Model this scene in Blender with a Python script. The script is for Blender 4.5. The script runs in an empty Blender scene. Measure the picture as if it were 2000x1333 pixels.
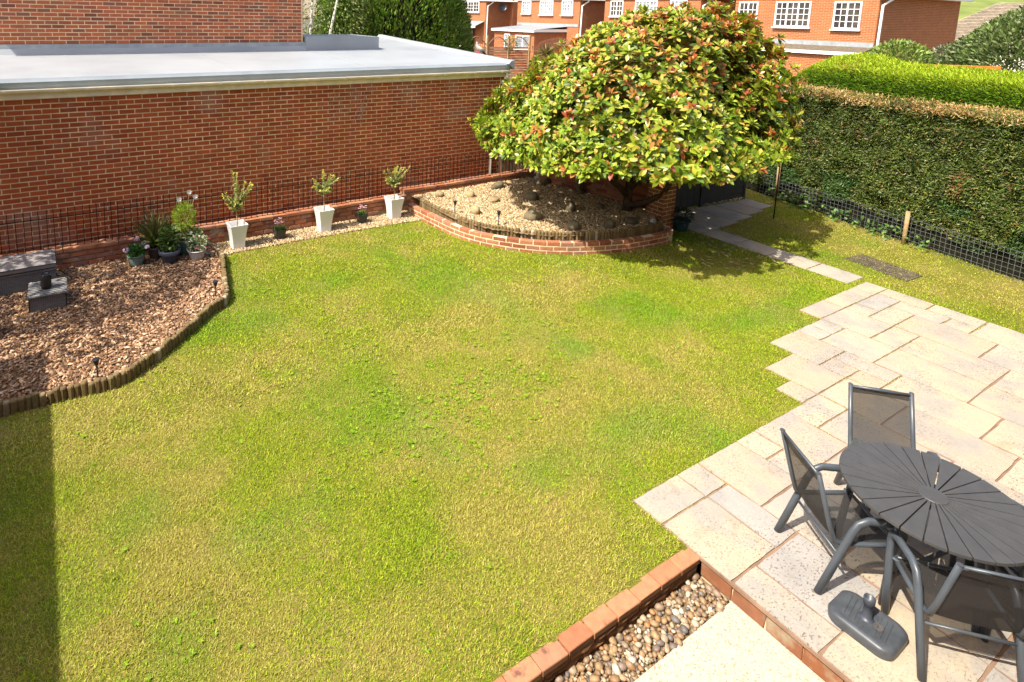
import bpy, math, random
import numpy as np
from mathutils import Vector, Matrix

random.seed(7)
rng = np.random.default_rng(11)
S = bpy.context.scene
C = S.collection
R = math.radians

# ------------------------------------------------------------------ camera
cam_d = bpy.data.cameras.new('camera')
cam = bpy.data.objects.new('camera', cam_d)
C.objects.link(cam)
YAW, PITCH, ROLL, F = 0.5336714, 0.1510046, -0.0188945, 1169.78
fw = Vector((math.sin(YAW) * math.cos(PITCH), math.cos(YAW) * math.cos(PITCH), -math.sin(PITCH)))
rt = Vector((math.cos(YAW), -math.sin(YAW), 0))
dn = fw.cross(rt)
rt2 = rt * math.cos(ROLL) + dn * math.sin(ROLL)
dn2 = -rt * math.sin(ROLL) + dn * math.cos(ROLL)
M = Matrix((rt2, -dn2, -fw)).transposed().to_4x4()
M.translation = Vector((0, 0, 3.85))
cam.matrix_world = M
cam_d.sensor_width = 36
cam_d.lens = F / 2000 * 36
cam_d.shift_x = (1000 - 768.165) / 2000
cam_d.shift_y = -(666.5 - 204.998) / 2000
cam_d.clip_start = 0.05
cam_d.clip_end = 2000
S.camera = cam

# ------------------------------------------------------------------ light
SUN_EL, SUN_OFF = R(53), R(4.0)       # sun from -X, a touch from -Y
to_sun = Vector((-math.cos(SUN_EL) * math.cos(SUN_OFF), -math.cos(SUN_EL) * math.sin(SUN_OFF), math.sin(SUN_EL)))
w = bpy.data.worlds.new('World')
S.world = w
w.use_nodes = True
nt = w.node_tree
bg = nt.nodes['Background']
sky = nt.nodes.new('ShaderNodeTexSky')
sky.sky_type = 'NISHITA'
sky.sun_disc = False
sky.sun_elevation = SUN_EL
sky.sun_rotation = math.atan2(to_sun.x, to_sun.y)
sky.air_density = 1.0
sky.dust_density = 4.0
sky.ozone_density = 0.6
nt.links.new(sky.outputs[0], bg.inputs[0])
bg.inputs[1].default_value = 0.15
sl = bpy.data.lights.new('sun', 'SUN')
sl.energy = 4.6
sl.angle = R(0.5)
sl.color = (1.0, 0.94, 0.84)
sun = bpy.data.objects.new('sun', sl)
C.objects.link(sun)
sun.location = (-30, 0, 40)
sun.rotation_euler = to_sun.to_track_quat('Z', 'Y').to_euler()
S.view_settings.view_transform = 'Standard'
S.view_settings.look = 'None'
S.view_settings.gamma = 1
S.view_settings.exposure = 0.90
S.view_settings.use_curve_mapping = False
S.cycles.max_bounces = 8
S.cycles.transparent_max_bounces = 12

# ------------------------------------------------------------------ materials
def newmat(name, rough=0.7, spec=0.3, metal=0.0):
    m = bpy.data.materials.new(name)
    m.use_nodes = True
    p = m.node_tree.nodes['Principled BSDF']
    p.inputs['Roughness'].default_value = rough
    p.inputs['Specular IOR Level'].default_value = spec
    p.inputs['Metallic'].default_value = metal
    return m, m.node_tree, p

def N(t, typ, **kw):
    n = t.nodes.new(typ)
    for k, v in kw.items():
        setattr(n, k, v)
    return n

def ramp(t, stops, fac):
    n = t.nodes.new('ShaderNodeValToRGB')
    e = n.color_ramp.elements
    while len(e) < len(stops):
        e.new(0.5)
    for i, (p, c) in enumerate(stops):
        e[i].position = p
        e[i].color = (*c, 1)
    t.links.new(fac, n.inputs[0])
    return n.outputs[0]

def noise(t, scale, detail=4, vec=None, rough=0.6, dim=None):
    n = t.nodes.new('ShaderNodeTexNoise')
    n.inputs['Scale'].default_value = scale
    n.inputs['Detail'].default_value = detail
    n.inputs['Roughness'].default_value = rough
    if vec is None:
        g = t.nodes.new('ShaderNodeNewGeometry')
        vec = g.outputs['Position']
    t.links.new(vec, n.inputs['Vector'])
    return n.outputs[0]

def mixc(t, fac, a, b, mode='MIX'):
    n = t.nodes.new('ShaderNodeMix')
    n.data_type = 'RGBA'
    n.blend_type = mode
    for sock, v in ((n.inputs[0], fac), (n.inputs[6], a), (n.inputs[7], b)):
        if isinstance(v, (int, float)):
            sock.default_value = v
        elif isinstance(v, tuple):
            sock.default_value = (*v, 1)
        else:
            t.links.new(v, sock)
    return n.outputs[2]

def math_n(t, op, a, b=None):
    n = t.nodes.new('ShaderNodeMath')
    n.operation = op
    for i, v in enumerate((a, b)):
        if v is None:
            continue
        if isinstance(v, (int, float)):
            n.inputs[i].default_value = v
        else:
            t.links.new(v, n.inputs[i])
    return n.outputs[0]

def bump(t, p, h, strength=0.3, dist=0.01):
    b = t.nodes.new('ShaderNodeBump')
    b.inputs['Strength'].default_value = strength
    b.inputs['Distance'].default_value = dist
    t.links.new(h, b.inputs['Height'])
    t.links.new(b.outputs[0], p.inputs['Normal'])

def solid(name, col, rough=0.6, spec=0.3, metal=0.0, var=0.12, scale=8, bmp=0.0, bscale=60):
    m, t, p = newmat(name, rough, spec, metal)
    a = tuple(max(0, c * (1 - var)) for c in col)
    b = tuple(min(1, c * (1 + var)) for c in col)
    f = noise(t, scale, 5)
    t.links.new(ramp(t, [(0.3, a), (0.7, b)], f), p.inputs['Base Color'])
    if bmp:
        bump(t, p, noise(t, bscale, 4), bmp, 0.01)
    return m

def rnd(t):
    """a random number per object and per loose piece"""
    o = t.nodes.new('ShaderNodeObjectInfo')
    g = t.nodes.new('ShaderNodeNewGeometry')
    return math_n(t, 'FRACT', math_n(t, 'ADD', o.outputs['Random'], g.outputs['Random Per Island']))

def pieces(name, stops, rough=0.8, spec=0.2, nscale=25, namt=0.35, bmp=0.4, bscale=90, stain=None):
    m, t, p = newmat(name, rough, spec)
    c = ramp(t, stops, rnd(t))
    n = noise(t, nscale, 6)
    c = mixc(t, namt, c, ramp(t, [(0.25, (0.25, 0.25, 0.25)), (0.75, (1, 1, 1))], n), 'MULTIPLY')
    if stain:
        f = ramp(t, [(stain[1], (0, 0, 0)), (stain[2], (1, 1, 1))], noise(t, stain[3], 5))
        c = mixc(t, f, c, stain[0])
    t.links.new(c, p.inputs['Base Color'])
    bump(t, p, noise(t, bscale, 5), bmp, 0.004)
    return m

def attr_mat(name, rough=0.55, spec=0.25, transl=0.0, namt=0.0):
    m, t, p = newmat(name, rough, spec)
    a = t.nodes.new('ShaderNodeAttribute')
    a.attribute_name = 'col'
    c = a.outputs['Color']
    t.links.new(c, p.inputs['Base Color'])
    if transl:
        tr = t.nodes.new('ShaderNodeBsdfTranslucent')
        t.links.new(mixc(t, 1.0, c, (1.0, 1.0, 0.5), 'MULTIPLY'), tr.inputs['Color'])
        mx = t.nodes.new('ShaderNodeMixShader')
        mx.inputs[0].default_value = transl
        t.links.new(p.outputs[0], mx.inputs[1])
        t.links.new(tr.outputs[0], mx.inputs[2])
        t.links.new(mx.outputs[0], t.nodes['Material Output'].inputs['Surface'])
    return m

MT = {}
MT['brick'] = pieces('garage_brick', [(0, (0.32, 0.066, 0.021)), (0.4, (0.40, 0.086, 0.026)), (0.8, (0.47, 0.108, 0.033)), (1, (0.36, 0.092, 0.038))], nscale=6, namt=0.35,
                     stain=((0.34, 0.20, 0.15), 0.55, 0.80, 1.0))
MT['brick2'] = pieces('house_brick', [(0, (0.22, 0.07, 0.045)), (0.25, (0.42, 0.12, 0.06)), (0.6, (0.54, 0.14, 0.055)), (0.85, (0.40, 0.13, 0.07)), (1, (0.27, 0.11, 0.07))], nscale=7, namt=0.3)
MT['brick3'] = pieces('garden_brick', [(0, (0.26, 0.085, 0.045)), (0.4, (0.40, 0.15, 0.075)), (0.75, (0.46, 0.19, 0.10)), (1, (0.32, 0.17, 0.12))], nscale=14, namt=0.45,
                      stain=((0.42, 0.34, 0.26), 0.60, 0.78, 9))
MT['tinted'] = pieces('shade_tinted_brick', [(0, (0.10, 0.052, 0.026)), (0.5, (0.15, 0.078, 0.036)), (1, (0.20, 0.105, 0.05))], nscale=18, namt=0.5)  # retaining wall front faces: their shade is put into this darker brick colour
MT['brick4'] = pieces('pier_brick', [(0, (0.22, 0.085, 0.04)), (0.5, (0.30, 0.12, 0.055)), (1, (0.36, 0.15, 0.07))], nscale=14, namt=0.4)
MT['coping'] = pieces('coping_brick', [(0, (0.40, 0.15, 0.075)), (0.5, (0.47, 0.20, 0.10)), (0.8, (0.50, 0.24, 0.13)), (1, (0.30, 0.13, 0.09))], nscale=18, namt=0.4,
                      stain=((0.12, 0.06, 0.045), 0.60, 0.72, 7))
MT['riser'] = pieces('riser_brick', [(0, (0.22, 0.085, 0.04)), (0.5, (0.30, 0.115, 0.05)), (1, (0.25, 0.11, 0.06))], nscale=9, namt=0.5, stain=((0.30, 0.25, 0.17), 0.50, 0.72, 5))
MT['mortar'] = solid('mortar', (0.70, 0.53, 0.32), 0.9, 0.1, var=0.22, scale=3, bmp=0.2)
MT['mortar_d'] = solid('mortar_dark', (0.30, 0.22, 0.15), 0.9, 0.1, var=0.2, scale=12, bmp=0.3)
MT['white'] = solid('white_paint', (0.80, 0.79, 0.76), 0.4, 0.4, var=0.04)
MT['cream'] = solid('cream_paint', (0.80, 0.74, 0.60), 0.55, 0.3, var=0.14, scale=5)
MT['black'] = solid('black_metal', (0.018, 0.014, 0.012), 0.5, 0.4, var=0.2)
MT['rust'] = solid('black_railing', (0.016, 0.009, 0.008), 0.7, 0.2, var=0.3, scale=3)
MT['roof_edge'] = solid('roof_edge', (0.23, 0.26, 0.28), 0.5, 0.4, var=0.12, scale=2)
MT['lead'] = solid('lead_flashing', (0.30, 0.32, 0.33), 0.5, 0.4, var=0.25, scale=4)
m, t, p = newmat('roof_membrane', 0.45, 0.4)
f = noise(t, 0.9, 5)
c = ramp(t, [(0.3, (0.255, 0.27, 0.285)), (0.55, (0.30, 0.315, 0.33)), (0.8, (0.33, 0.345, 0.355))], f)
sp = ramp(t, [(0.74, (0, 0, 0)), (0.78, (1, 1, 1))], noise(t, 7, 3))
c = mixc(t, math_n(t, 'MULTIPLY', sp, 0.35), c, (0.22, 0.22, 0.21))
t.links.new(c, p.inputs['Base Color'])
MT['membrane'] = m
MT['planter'] = solid('planter_gloss', (0.78, 0.77, 0.74), 0.22, 0.5, var=0.05, scale=5)
MT['dark_planter'] = solid('dark_planter', (0.030, 0.032, 0.035), 0.35, 0.5, var=0.2)
MT['soil'] = solid('soil', (0.05, 0.032, 0.02), 0.95, 0.1, var=0.5, scale=40, bmp=0.8, bscale=60)
MT['stem'] = solid('young_stem', (0.36, 0.29, 0.14), 0.7, 0.2, var=0.2, scale=20)
MT['bark_trunk'] = solid('trunk_bark', (0.075, 0.050, 0.032), 0.9, 0.15, var=0.4, scale=14, bmp=0.6, bscale=35)
MT['log'] = pieces('log_roll_timber', [(0, (0.15, 0.10, 0.045)), (0.4, (0.24, 0.165, 0.075)), (0.75, (0.19, 0.145, 0.065)), (0.9, (0.27, 0.20, 0.10)), (1, (0.50, 0.42, 0.30))], nscale=30, namt=0.55)
MT['wood'] = solid('weathered_post', (0.36, 0.25, 0.13), 0.85, 0.15, var=0.3, scale=9, bmp=0.4)
MT['fence_wood'] = pieces('fence_panel', [(0, (0.24, 0.12, 0.075)), (1, (0.34, 0.18, 0.11))], nscale=8)
MT['leaf'] = attr_mat('foliage', 0.42, 0.35, 0.28)
MT['leafgloss'] = attr_mat('glossy_leaf', 0.36, 0.4, 0.25)
MT['matte'] = attr_mat('matte_scatter', 0.85, 0.15)
MT['grass'] = attr_mat('grass_blade', 0.6, 0.2, 0.30)
MT['gate'] = solid('gate_paint', (0.050, 0.053, 0.058), 0.5, 0.35, var=0.15, scale=6)
MT['furn'] = solid('powder_coated_frame', (0.060, 0.071, 0.084), 0.38, 0.5, var=0.12, scale=9)
MT['table'] = solid('table_slat', (0.058, 0.057, 0.056), 0.48, 0.4, var=0.12, scale=12)
MT['plastic'] = solid('base_plastic', (0.058, 0.064, 0.072), 0.4, 0.45, var=0.25, scale=16)
m, t, p = newmat('sling_fabric', 0.7, 0.2)
p.inputs['Base Color'].default_value = (0.032, 0.029, 0.027, 1)
tr = t.nodes.new('ShaderNodeBsdfTransparent')
mx = t.nodes.new('ShaderNodeMixShader')
mx.inputs[0].default_value = 0.19
t.links.new(p.outputs[0], mx.inputs[1])
t.links.new(tr.outputs[0], mx.inputs[2])
t.links.new(mx.outputs[0], t.nodes['Material Output'].inputs['Surface'])
MT['sling'] = m
MT['cushion'] = solid('cushion_fabric', (0.23, 0.205, 0.195), 0.85, 0.15, var=0.08, scale=6, bmp=0.15, bscale=300)
# woven rattan: fine over-under relief
m, t, p = newmat('grey_rattan', 0.55, 0.3)
tc = t.nodes.new('ShaderNodeTexCoord')
br = t.nodes.new('ShaderNodeTexBrick')
br.inputs['Scale'].default_value = 1.0
br.inputs['Brick Width'].default_value = 0.05
br.inputs['Row Height'].default_value = 0.011
br.inputs['Mortar Size'].default_value = 0.0022
br.inputs['Color1'].default_value = (0.27, 0.265, 0.255, 1)
br.inputs['Color2'].default_value = (0.19, 0.187, 0.18, 1)
br.inputs['Mortar'].default_value = (0.03, 0.03, 0.03, 1)
sep = t.nodes.new('ShaderNodeSeparateXYZ')
t.links.new(tc.outputs['Object'], sep.inputs[0])
cmb = t.nodes.new('ShaderNodeCombineXYZ')
t.links.new(math_n(t, 'ADD', sep.outputs[0], math_n(t, 'MULTIPLY', sep.outputs[1], 0.997)), cmb.inputs[0])
t.links.new(math_n(t, 'ADD', sep.outputs[2], math_n(t, 'MULTIPLY', sep.outputs[1], 0.21)), cmb.inputs[1])
t.links.new(cmb.outputs[0], br.inputs['Vector'])
t.links.new(br.outputs['Color'], p.inputs['Base Color'])
bump(t, p, br.outputs['Fac'], -0.6, 0.004)
MT['rattan'] = m
MT['teal'] = solid('teal_glaze', (0.11, 0.22, 0.21), 0.3, 0.5, var=0.12)
MT['sage'] = solid('sage_plastic', (0.16, 0.24, 0.22), 0.5, 0.4, var=0.1)
MT['charcoal'] = solid('charcoal_plastic', (0.045, 0.052, 0.066), 0.42, 0.45, var=0.15)
MT['brownpot'] = solid('brown_grey_plastic', (0.085, 0.075, 0.07), 0.5, 0.4, var=0.15)
MT['palepot'] = solid('pale_grey_plastic', (0.48, 0.47, 0.47), 0.45, 0.4, var=0.08)
MT['stone'] = solid('field_stone', (0.31, 0.23, 0.125), 0.9, 0.15, var=0.35, scale=7, bmp=0.6, bscale=22)
MT['stone_g'] = solid('mossy_stone', (0.15, 0.125, 0.075), 0.9, 0.15, var=0.35, scale=9, bmp=0.6, bscale=22)
MT['stone_p'] = solid('pale_stone', (0.45, 0.42, 0.36), 0.9, 0.15, var=0.2, scale=9, bmp=0.5, bscale=22)
MT['screen'] = solid('solar_panel', (0.02, 0.022, 0.03), 0.15, 0.5, var=0.1)
MT['amber'] = solid('clear_diffuser', (0.5, 0.48, 0.42), 0.2, 0.5, var=0.1)
MT['orange'] = solid('orange_beam', (0.55, 0.20, 0.03), 0.6, 0.3, var=0.15)
MT['carpaint'] = solid('silver_car_paint', (0.45, 0.47, 0.52), 0.25, 0.5, metal=0.6, var=0.05)
MT['tyre'] = solid('tyre_rubber', (0.02, 0.02, 0.02), 0.8, 0.2)
m, t, p = newmat('window_glass', 0.06, 0.6)
t.links.new(ramp(t, [(0.35, (0.020, 0.020, 0.028)), (0.65, (0.085, 0.075, 0.065))], noise(t, 1.3, 2)), p.inputs['Base Color'])
MT['glass'] = m
m, t, p = newmat('net_curtain', 0.4, 0.5)
t.links.new(ramp(t, [(0.35, (0.13, 0.14, 0.155)), (0.65, (0.34, 0.36, 0.38))], noise(t, 5, 2)), p.inputs['Base Color'])
MT['net'] = m

# patio slabs
m, t, p = newmat('riven_slab', 0.75, 0.25)
r_ = rnd(t)
c = ramp(t, [(0, (0.40, 0.325, 0.230)), (0.35, (0.45, 0.370, 0.265)), (0.6, (0.41, 0.355, 0.275)), (0.8, (0.35, 0.325, 0.295)), (1, (0.43, 0.335, 0.235))], r_)
big = noise(t, 2.2, 4)
c = mixc(t, ramp(t, [(0.45, (0, 0, 0)), (0.62, (0.7, 0.7, 0.7))], big), c, (0.29, 0.275, 0.255))
fine = noise(t, 70, 5)
c = mixc(t, 0.35, c, ramp(t, [(0.3, (0.55, 0.55, 0.55)), (0.7, (1, 1, 1))], fine), 'MULTIPLY')
mp = t.nodes.new('ShaderNodeMapping')
g = t.nodes.new('ShaderNodeNewGeometry')
t.links.new(g.outputs['Position'], mp.inputs['Vector'])
mp.inputs['Scale'].default_value = (1.0, 1.7, 1)
mp.inputs['Rotation'].default_value = (0, 0, 0.4)
sp = ramp(t, [(0.57, (0, 0, 0)), (0.62, (1, 1, 1))], noise(t, 44, 4, mp.outputs[0]))
msk = ramp(t, [(0.38, (0.15, 0.15, 0.15)), (0.60, (1, 1, 1))], noise(t, 1.5, 4))
c = mixc(t, math_n(t, 'MULTIPLY', math_n(t, 'MULTIPLY', sp, msk), 0.85), c, (0.125, 0.085, 0.05))
t.links.new(c, p.inputs['Base Color'])
st_ = ramp(t, [(0.56, (0, 0, 0)), (0.74, (1, 1, 1))], noise(t, 3.4, 7, rough=0.75))
c = mixc(t, math_n(t, 'MULTIPLY', st_, 0.55), c, (0.20, 0.145, 0.09))
t.links.new(c, p.inputs['Base Color'])
bump(t, p, noise(t, 28, 6), 0.35, 0.006)
MT['slab'] = m
MT['joint'] = solid('sandy_joint', (0.235, 0.150, 0.10), 0.95, 0.1, var=0.25, scale=6, bmp=0.5)
m, t, p = newmat('pebbled_concrete', 0.85, 0.2)
v = t.nodes.new('ShaderNodeTexVoronoi')
v.inputs['Scale'].default_value = 105
g = t.nodes.new('ShaderNodeNewGeometry')
t.links.new(g.outputs['Position'], v.inputs['Vector'])
c = ramp(t, [(0.0, (0.40, 0.355, 0.26)), (0.5, (0.46, 0.41, 0.31)), (0.8, (0.51, 0.47, 0.38)), (0.90, (0.24, 0.16, 0.08)), (1, (0.40, 0.29, 0.16))], math_n(t, 'FRACT', math_n(t, 'MULTIPLY', v.outputs['Color'], 3.0)))
c = mixc(t, 0.32, c, ramp(t, [(0.3, (0.34, 0.30, 0.225)), (0.7, (0.48, 0.44, 0.35))], noise(t, 6, 6)))
t.links.new(c, p.inputs['Base Color'])
bump(t, p, v.outputs['Distance'], 0.4, 0.004)
MT['concrete'] = m
# lawn soil / thatch under the blades
m, t, p = newmat('lawn_thatch', 0.95, 0.1)
n1 = noise(t, 1.1, 5)
n2 = noise(t, 60, 5)
c = ramp(t, [(0.32, (0.13, 0.145, 0.018)), (0.5, (0.19, 0.18, 0.032)), (0.66, (0.25, 0.20, 0.065))], n1)
c = mixc(t, 0.6, c, ramp(t, [(0.3, (0.35, 0.35, 0.3)), (0.7, (1.15, 1.1, 1.0))], n2), 'MULTIPLY')
t.links.new(c, p.inputs['Base Color'])
bump(t, p, n2, 0.8, 0.01)
MT['thatch'] = m
MT['earth'] = solid('garden_ground', (0.16, 0.13, 0.075), 0.95, 0.1, var=0.4, scale=0.6, bmp=0.4)
MT['field'] = solid('hill_grass', (0.16, 0.19, 0.05), 0.95, 0.1, var=0.35, scale=0.12)
MT['darkmulch'] = solid('mulch_base', (0.15, 0.085, 0.045), 0.95, 0.1, var=0.5, scale=40, bmp=1.0, bscale=50)
MT['gravelbase'] = solid('gravel_base', (0.20, 0.14, 0.075), 0.95, 0.1, var=0.4, scale=60, bmp=1.0, bscale=80)
MT['pebble'] = pieces('river_pebble', [(0, (0.24, 0.14, 0.065)), (0.18, (0.34, 0.22, 0.11)), (0.34, (0.17, 0.125, 0.09)), (0.5, (0.42, 0.32, 0.20)), (0.62, (0.54, 0.48, 0.38)), (0.74, (0.40, 0.20, 0.07)), (0.88, (0.13, 0.12, 0.115)), (1, (0.31, 0.21, 0.13))], rough=0.5, spec=0.35, nscale=30, namt=0.25, bmp=0.1)
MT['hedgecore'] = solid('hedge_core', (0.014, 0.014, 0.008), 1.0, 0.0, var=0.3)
MT['mat'] = solid('rubber_mat', (0.13, 0.105, 0.075), 0.9, 0.1, var=0.4, scale=9)

def brick_tex(name, c1, c2, mortar, axis=0):
    """far house wall: bricks only a few pixels high"""
    m, t, p = newmat(name, 0.85, 0.15)
    g = t.nodes.new('ShaderNodeNewGeometry')
    s = t.nodes.new('ShaderNodeSeparateXYZ')
    t.links.new(g.outputs['Position'], s.inputs[0])
    cb = t.nodes.new('ShaderNodeCombineXYZ')
    t.links.new(math_n(t, 'ADD', s.outputs[0], s.outputs[1]), cb.inputs[0])
    t.links.new(s.outputs[2], cb.inputs[1])
    b = t.nodes.new('ShaderNodeTexBrick')
    b.inputs['Scale'].default_value = 1
    b.inputs['Brick Width'].default_value = 0.235
    b.inputs['Row Height'].default_value = 0.078
    b.inputs['Mortar Size'].default_value = 0.008
    b.inputs['Color1'].default_value = (*c1, 1)
    b.inputs['Color2'].default_value = (*c2, 1)
    b.inputs['Mortar'].default_value = (*mortar, 1)
    t.links.new(cb.outputs[0], b.inputs['Vector'])
    c = mixc(t, 0.3, b.outputs['Color'], ramp(t, [(0.3, (0.6, 0.6, 0.6)), (0.7, (1, 1, 1))], noise(t, 1.5, 5)), 'MULTIPLY')
    t.links.new(c, p.inputs['Base Color'])
    bump(t, p, b.outputs['Fac'], -0.5, 0.008)
    return m
MT['farbrick'] = brick_tex('far_brick', (0.42, 0.125, 0.042), (0.32, 0.088, 0.032), (0.46, 0.30, 0.17))
MT['rooftile'] = pieces('roof_tile', [(0, (0.24, 0.19, 0.135)), (0.6, (0.31, 0.25, 0.18)), (1, (0.38, 0.30, 0.20))], nscale=2)

# ------------------------------------------------------------------ mesh helpers
def mk_mesh(name, V, Fc, mat=None, smooth=False):
    me = bpy.data.meshes.new(name)
    me.from_pydata([tuple(v) for v in V], [], Fc)
    if mat:
        me.materials.append(mat)
    if smooth:
        me.polygons.foreach_set('use_smooth', [True] * len(me.polygons))
    me.update()
    return me

def big_mesh(name, V, Fq, mat, col=None, smooth=False):
    """fast mesh from numpy: V (n,3), Fq list of (k,nv) int arrays; col per vertex"""
    me = bpy.data.meshes.new(name)
    V = np.asarray(V, np.float32)
    if not isinstance(Fq, (list, tuple)):
        Fq = [Fq]
    loops = np.concatenate([f.reshape(-1) for f in Fq]).astype(np.int32)
    sizes = np.concatenate([np.full(len(f), f.shape[1], np.int32) for f in Fq])
    starts = np.concatenate([[0], np.cumsum(sizes)[:-1]]).astype(np.int32)
    me.vertices.add(len(V))
    me.vertices.foreach_set('co', V.ravel())
    me.loops.add(len(loops))
    me.loops.foreach_set('vertex_index', loops)
    me.polygons.add(len(sizes))
    me.polygons.foreach_set('loop_start', starts)
    me.polygons.foreach_set('loop_total', sizes)
    if smooth:
        me.polygons.foreach_set('use_smooth', np.ones(len(sizes), bool))
    if col is not None:
        a = me.color_attributes.new('col', 'FLOAT_COLOR', 'POINT')
        cc = np.ones((len(V), 4), np.float32)
        cc[:, :3] = col
        a.data.foreach_set('color', cc.ravel())
    me.materials.append(mat)
    me.update(calc_edges=True)
    me.validate()
    return me

def link(name, me, parent=None, loc=None, rot=None, kind=None):
    o = bpy.data.objects.new(name, me)
    C.objects.link(o)
    if parent is not None:
        o.parent = parent
    if loc is not None:
        o.location = loc
    if rot is not None:
        o.rotation_euler = rot
    if kind:
        o['kind'] = kind
    return o

def thing(name, label, cat, loc=(0, 0, 0), rz=0, group=None):
    o = bpy.data.objects.new(name, None)
    C.objects.link(o)
    o.location = loc
    o.rotation_euler = (0, 0, rz)
    o.empty_display_size = 0.1
    o['label'] = label
    o['category'] = cat
    if group:
        o['group'] = group
    return o

def tag(o, label, cat, group=None):
    o['label'] = label
    o['category'] = cat
    if group:
        o['group'] = group
    return o

class MB:
    def __init__(s):
        s.V, s.F = [], []
    def add(s, V, Fc):
        b = len(s.V)
        s.V += [tuple(v) for v in V]
        s.F += [tuple(i + b for i in f) for f in Fc]
        return s
    def box(s, x0, x1, y0, y1, z0, z1, mat=None):
        V = [(x, y, z) for z in (z0, z1) for y in (y0, y1) for x in (x0, x1)]
        if mat is not None:
            V = [tuple(mat @ Vector(v)) for v in V]
        return s.add(V, [(0, 2, 3, 1), (4, 5, 7, 6), (0, 1, 5, 4), (2, 6, 7, 3), (0, 4, 6, 2), (1, 3, 7, 5)])
    def bar(s, a, b, wx, wz):
        """rectangular bar from a to b"""
        a, b = Vector(a), Vector(b)
        d = (b - a).normalized()
        u = d.cross(Vector((0, 0, 1)))
        if u.length < 1e-4:
            u = Vector((1, 0, 0))
        u.normalize()
        v = u.cross(d)
        V = []
        for q in (a, b):
            for i, j in ((-1, -1), (1, -1), (1, 1), (-1, 1)):
                V.append(q + u * (i * wx / 2) + v * (j * wz / 2))
        return s.add(V, [(0, 3, 2, 1), (4, 5, 6, 7), (0, 1, 5, 4), (1, 2, 6, 5), (2, 3, 7, 6), (3, 0, 4, 7)])
    def tube(s, pts, r, n=8, cap=True, flat=1.0):
        pts = [Vector(p) for p in pts]
        rs = r if isinstance(r, (list, tuple)) else [r] * len(pts)
        rings = []
        u = None
        for i, pnt in enumerate(pts):
            d = (pts[min(i + 1, len(pts) - 1)] - pts[max(i - 1, 0)])
            if d.length < 1e-9:
                d = Vector((0, 0, 1))
            d.normalize()
            if u is None:
                u = d.cross(Vector((0, 0, 1)) if abs(d.z) < 0.9 else Vector((1, 0, 0))).normalized()
            u = (u - d * u.dot(d)).normalized()
            v = d.cross(u)
            rings.append([pnt + u * (math.cos(2 * math.pi * k / n) * rs[i]) + v * (math.sin(2 * math.pi * k / n) * rs[i] * flat) for k in range(n)])
        V = [q for rg in rings for q in rg]
        Fc = []
        for i in range(len(pts) - 1):
            for k in range(n):
                Fc.append((i * n + k, i * n + (k + 1) % n, (i + 1) * n + (k + 1) % n, (i + 1) * n + k))
        if cap:
            Fc.append(tuple(range(n))[::-1])
            Fc.append(tuple((len(pts) - 1) * n + k for k in range(n)))
        return s.add(V, Fc)
    def lathe(s, prof, n=24, c=(0, 0, 0), sx=1, sy=1):
        """profile of (r,z) from bottom to top"""
        V = []
        for r, z in prof:
            for k in range(n):
                a = 2 * math.pi * k / n
                V.append((c[0] + r * math.cos(a) * sx, c[1] + r * math.sin(a) * sy, c[2] + z))
        Fc = []
        for i in range(len(prof) - 1):
            for k in range(n):
                Fc.append((i * n + k, i * n + (k + 1) % n, (i + 1) * n + (k + 1) % n, (i + 1) * n + k))
        return s.add(V, Fc)
    def disc(s, c, r, n=24, sx=1, sy=1):
        V = [(c[0] + r * math.cos(2 * math.pi * k / n) * sx, c[1] + r * math.sin(2 * math.pi * k / n) * sy, c[2]) for k in range(n)]
        return s.add(V, [tuple(range(n))])
    def prism(s, poly, z0, z1):
        n = len(poly)
        V = [(x, y, z0) for x, y in poly] + [(x, y, z1) for x, y in poly]
        Fc = [tuple(range(n))[::-1], tuple(range(n, 2 * n))]
        Fc += [(k, (k + 1) % n, n + (k + 1) % n, n + k) for k in range(n)]
        return s.add(V, Fc)
    def mesh(s, name, mat, smooth=False):
        return mk_mesh(name, s.V, s.F, mat, smooth)
    def build(s, name, mat, parent=None, smooth=False, kind=None, loc=None, rot=None, bevel=0):
        o = link(name, s.mesh(name, mat, smooth), parent, loc, rot, kind)
        if bevel:
            b = o.modifiers.new('edge', 'BEVEL')
            b.width = bevel
            b.segments = 2
            b.limit_method = 'ANGLE'
        return o

def structure(name, mb, mat):
    return mb.build(name, mat, kind='structure')

# value noise for scattering (world xy)
_g = rng.random((64, 64))
def vnoise(x, y, s, seed=0):
    x = np.asarray(x) * s + seed * 7.31
    y = np.asarray(y) * s + seed * 3.77
    xi, yi = np.floor(x).astype(int), np.floor(y).astype(int)
    fx, fy = x - xi, y - yi
    fx, fy = fx * fx * (3 - 2 * fx), fy * fy * (3 - 2 * fy)
    a = _g[xi % 64, yi % 64]; b = _g[(xi + 1) % 64, yi % 64]
    c = _g[xi % 64, (yi + 1) % 64]; d = _g[(xi + 1) % 64, (yi + 1) % 64]
    return (a * (1 - fx) + b * fx) * (1 - fy) + (c * (1 - fx) + d * fx) * fy

def inpoly(x, y, poly):
    x = np.asarray(x); y = np.asarray(y)
    r = np.zeros(x.shape, bool)
    n = len(poly)
    for i in range(n):
        x1, y1 = poly[i]; x2, y2 = poly[(i + 1) % n]
        if y1 == y2:
            continue
        c = ((y1 > y) != (y2 > y)) & (x < (x2 - x1) * (y - y1) / (y2 - y1) + x1)
        r ^= c
    return r

def unit(a):
    return a / np.maximum(np.linalg.norm(a, axis=-1, keepdims=True), 1e-9)

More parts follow.
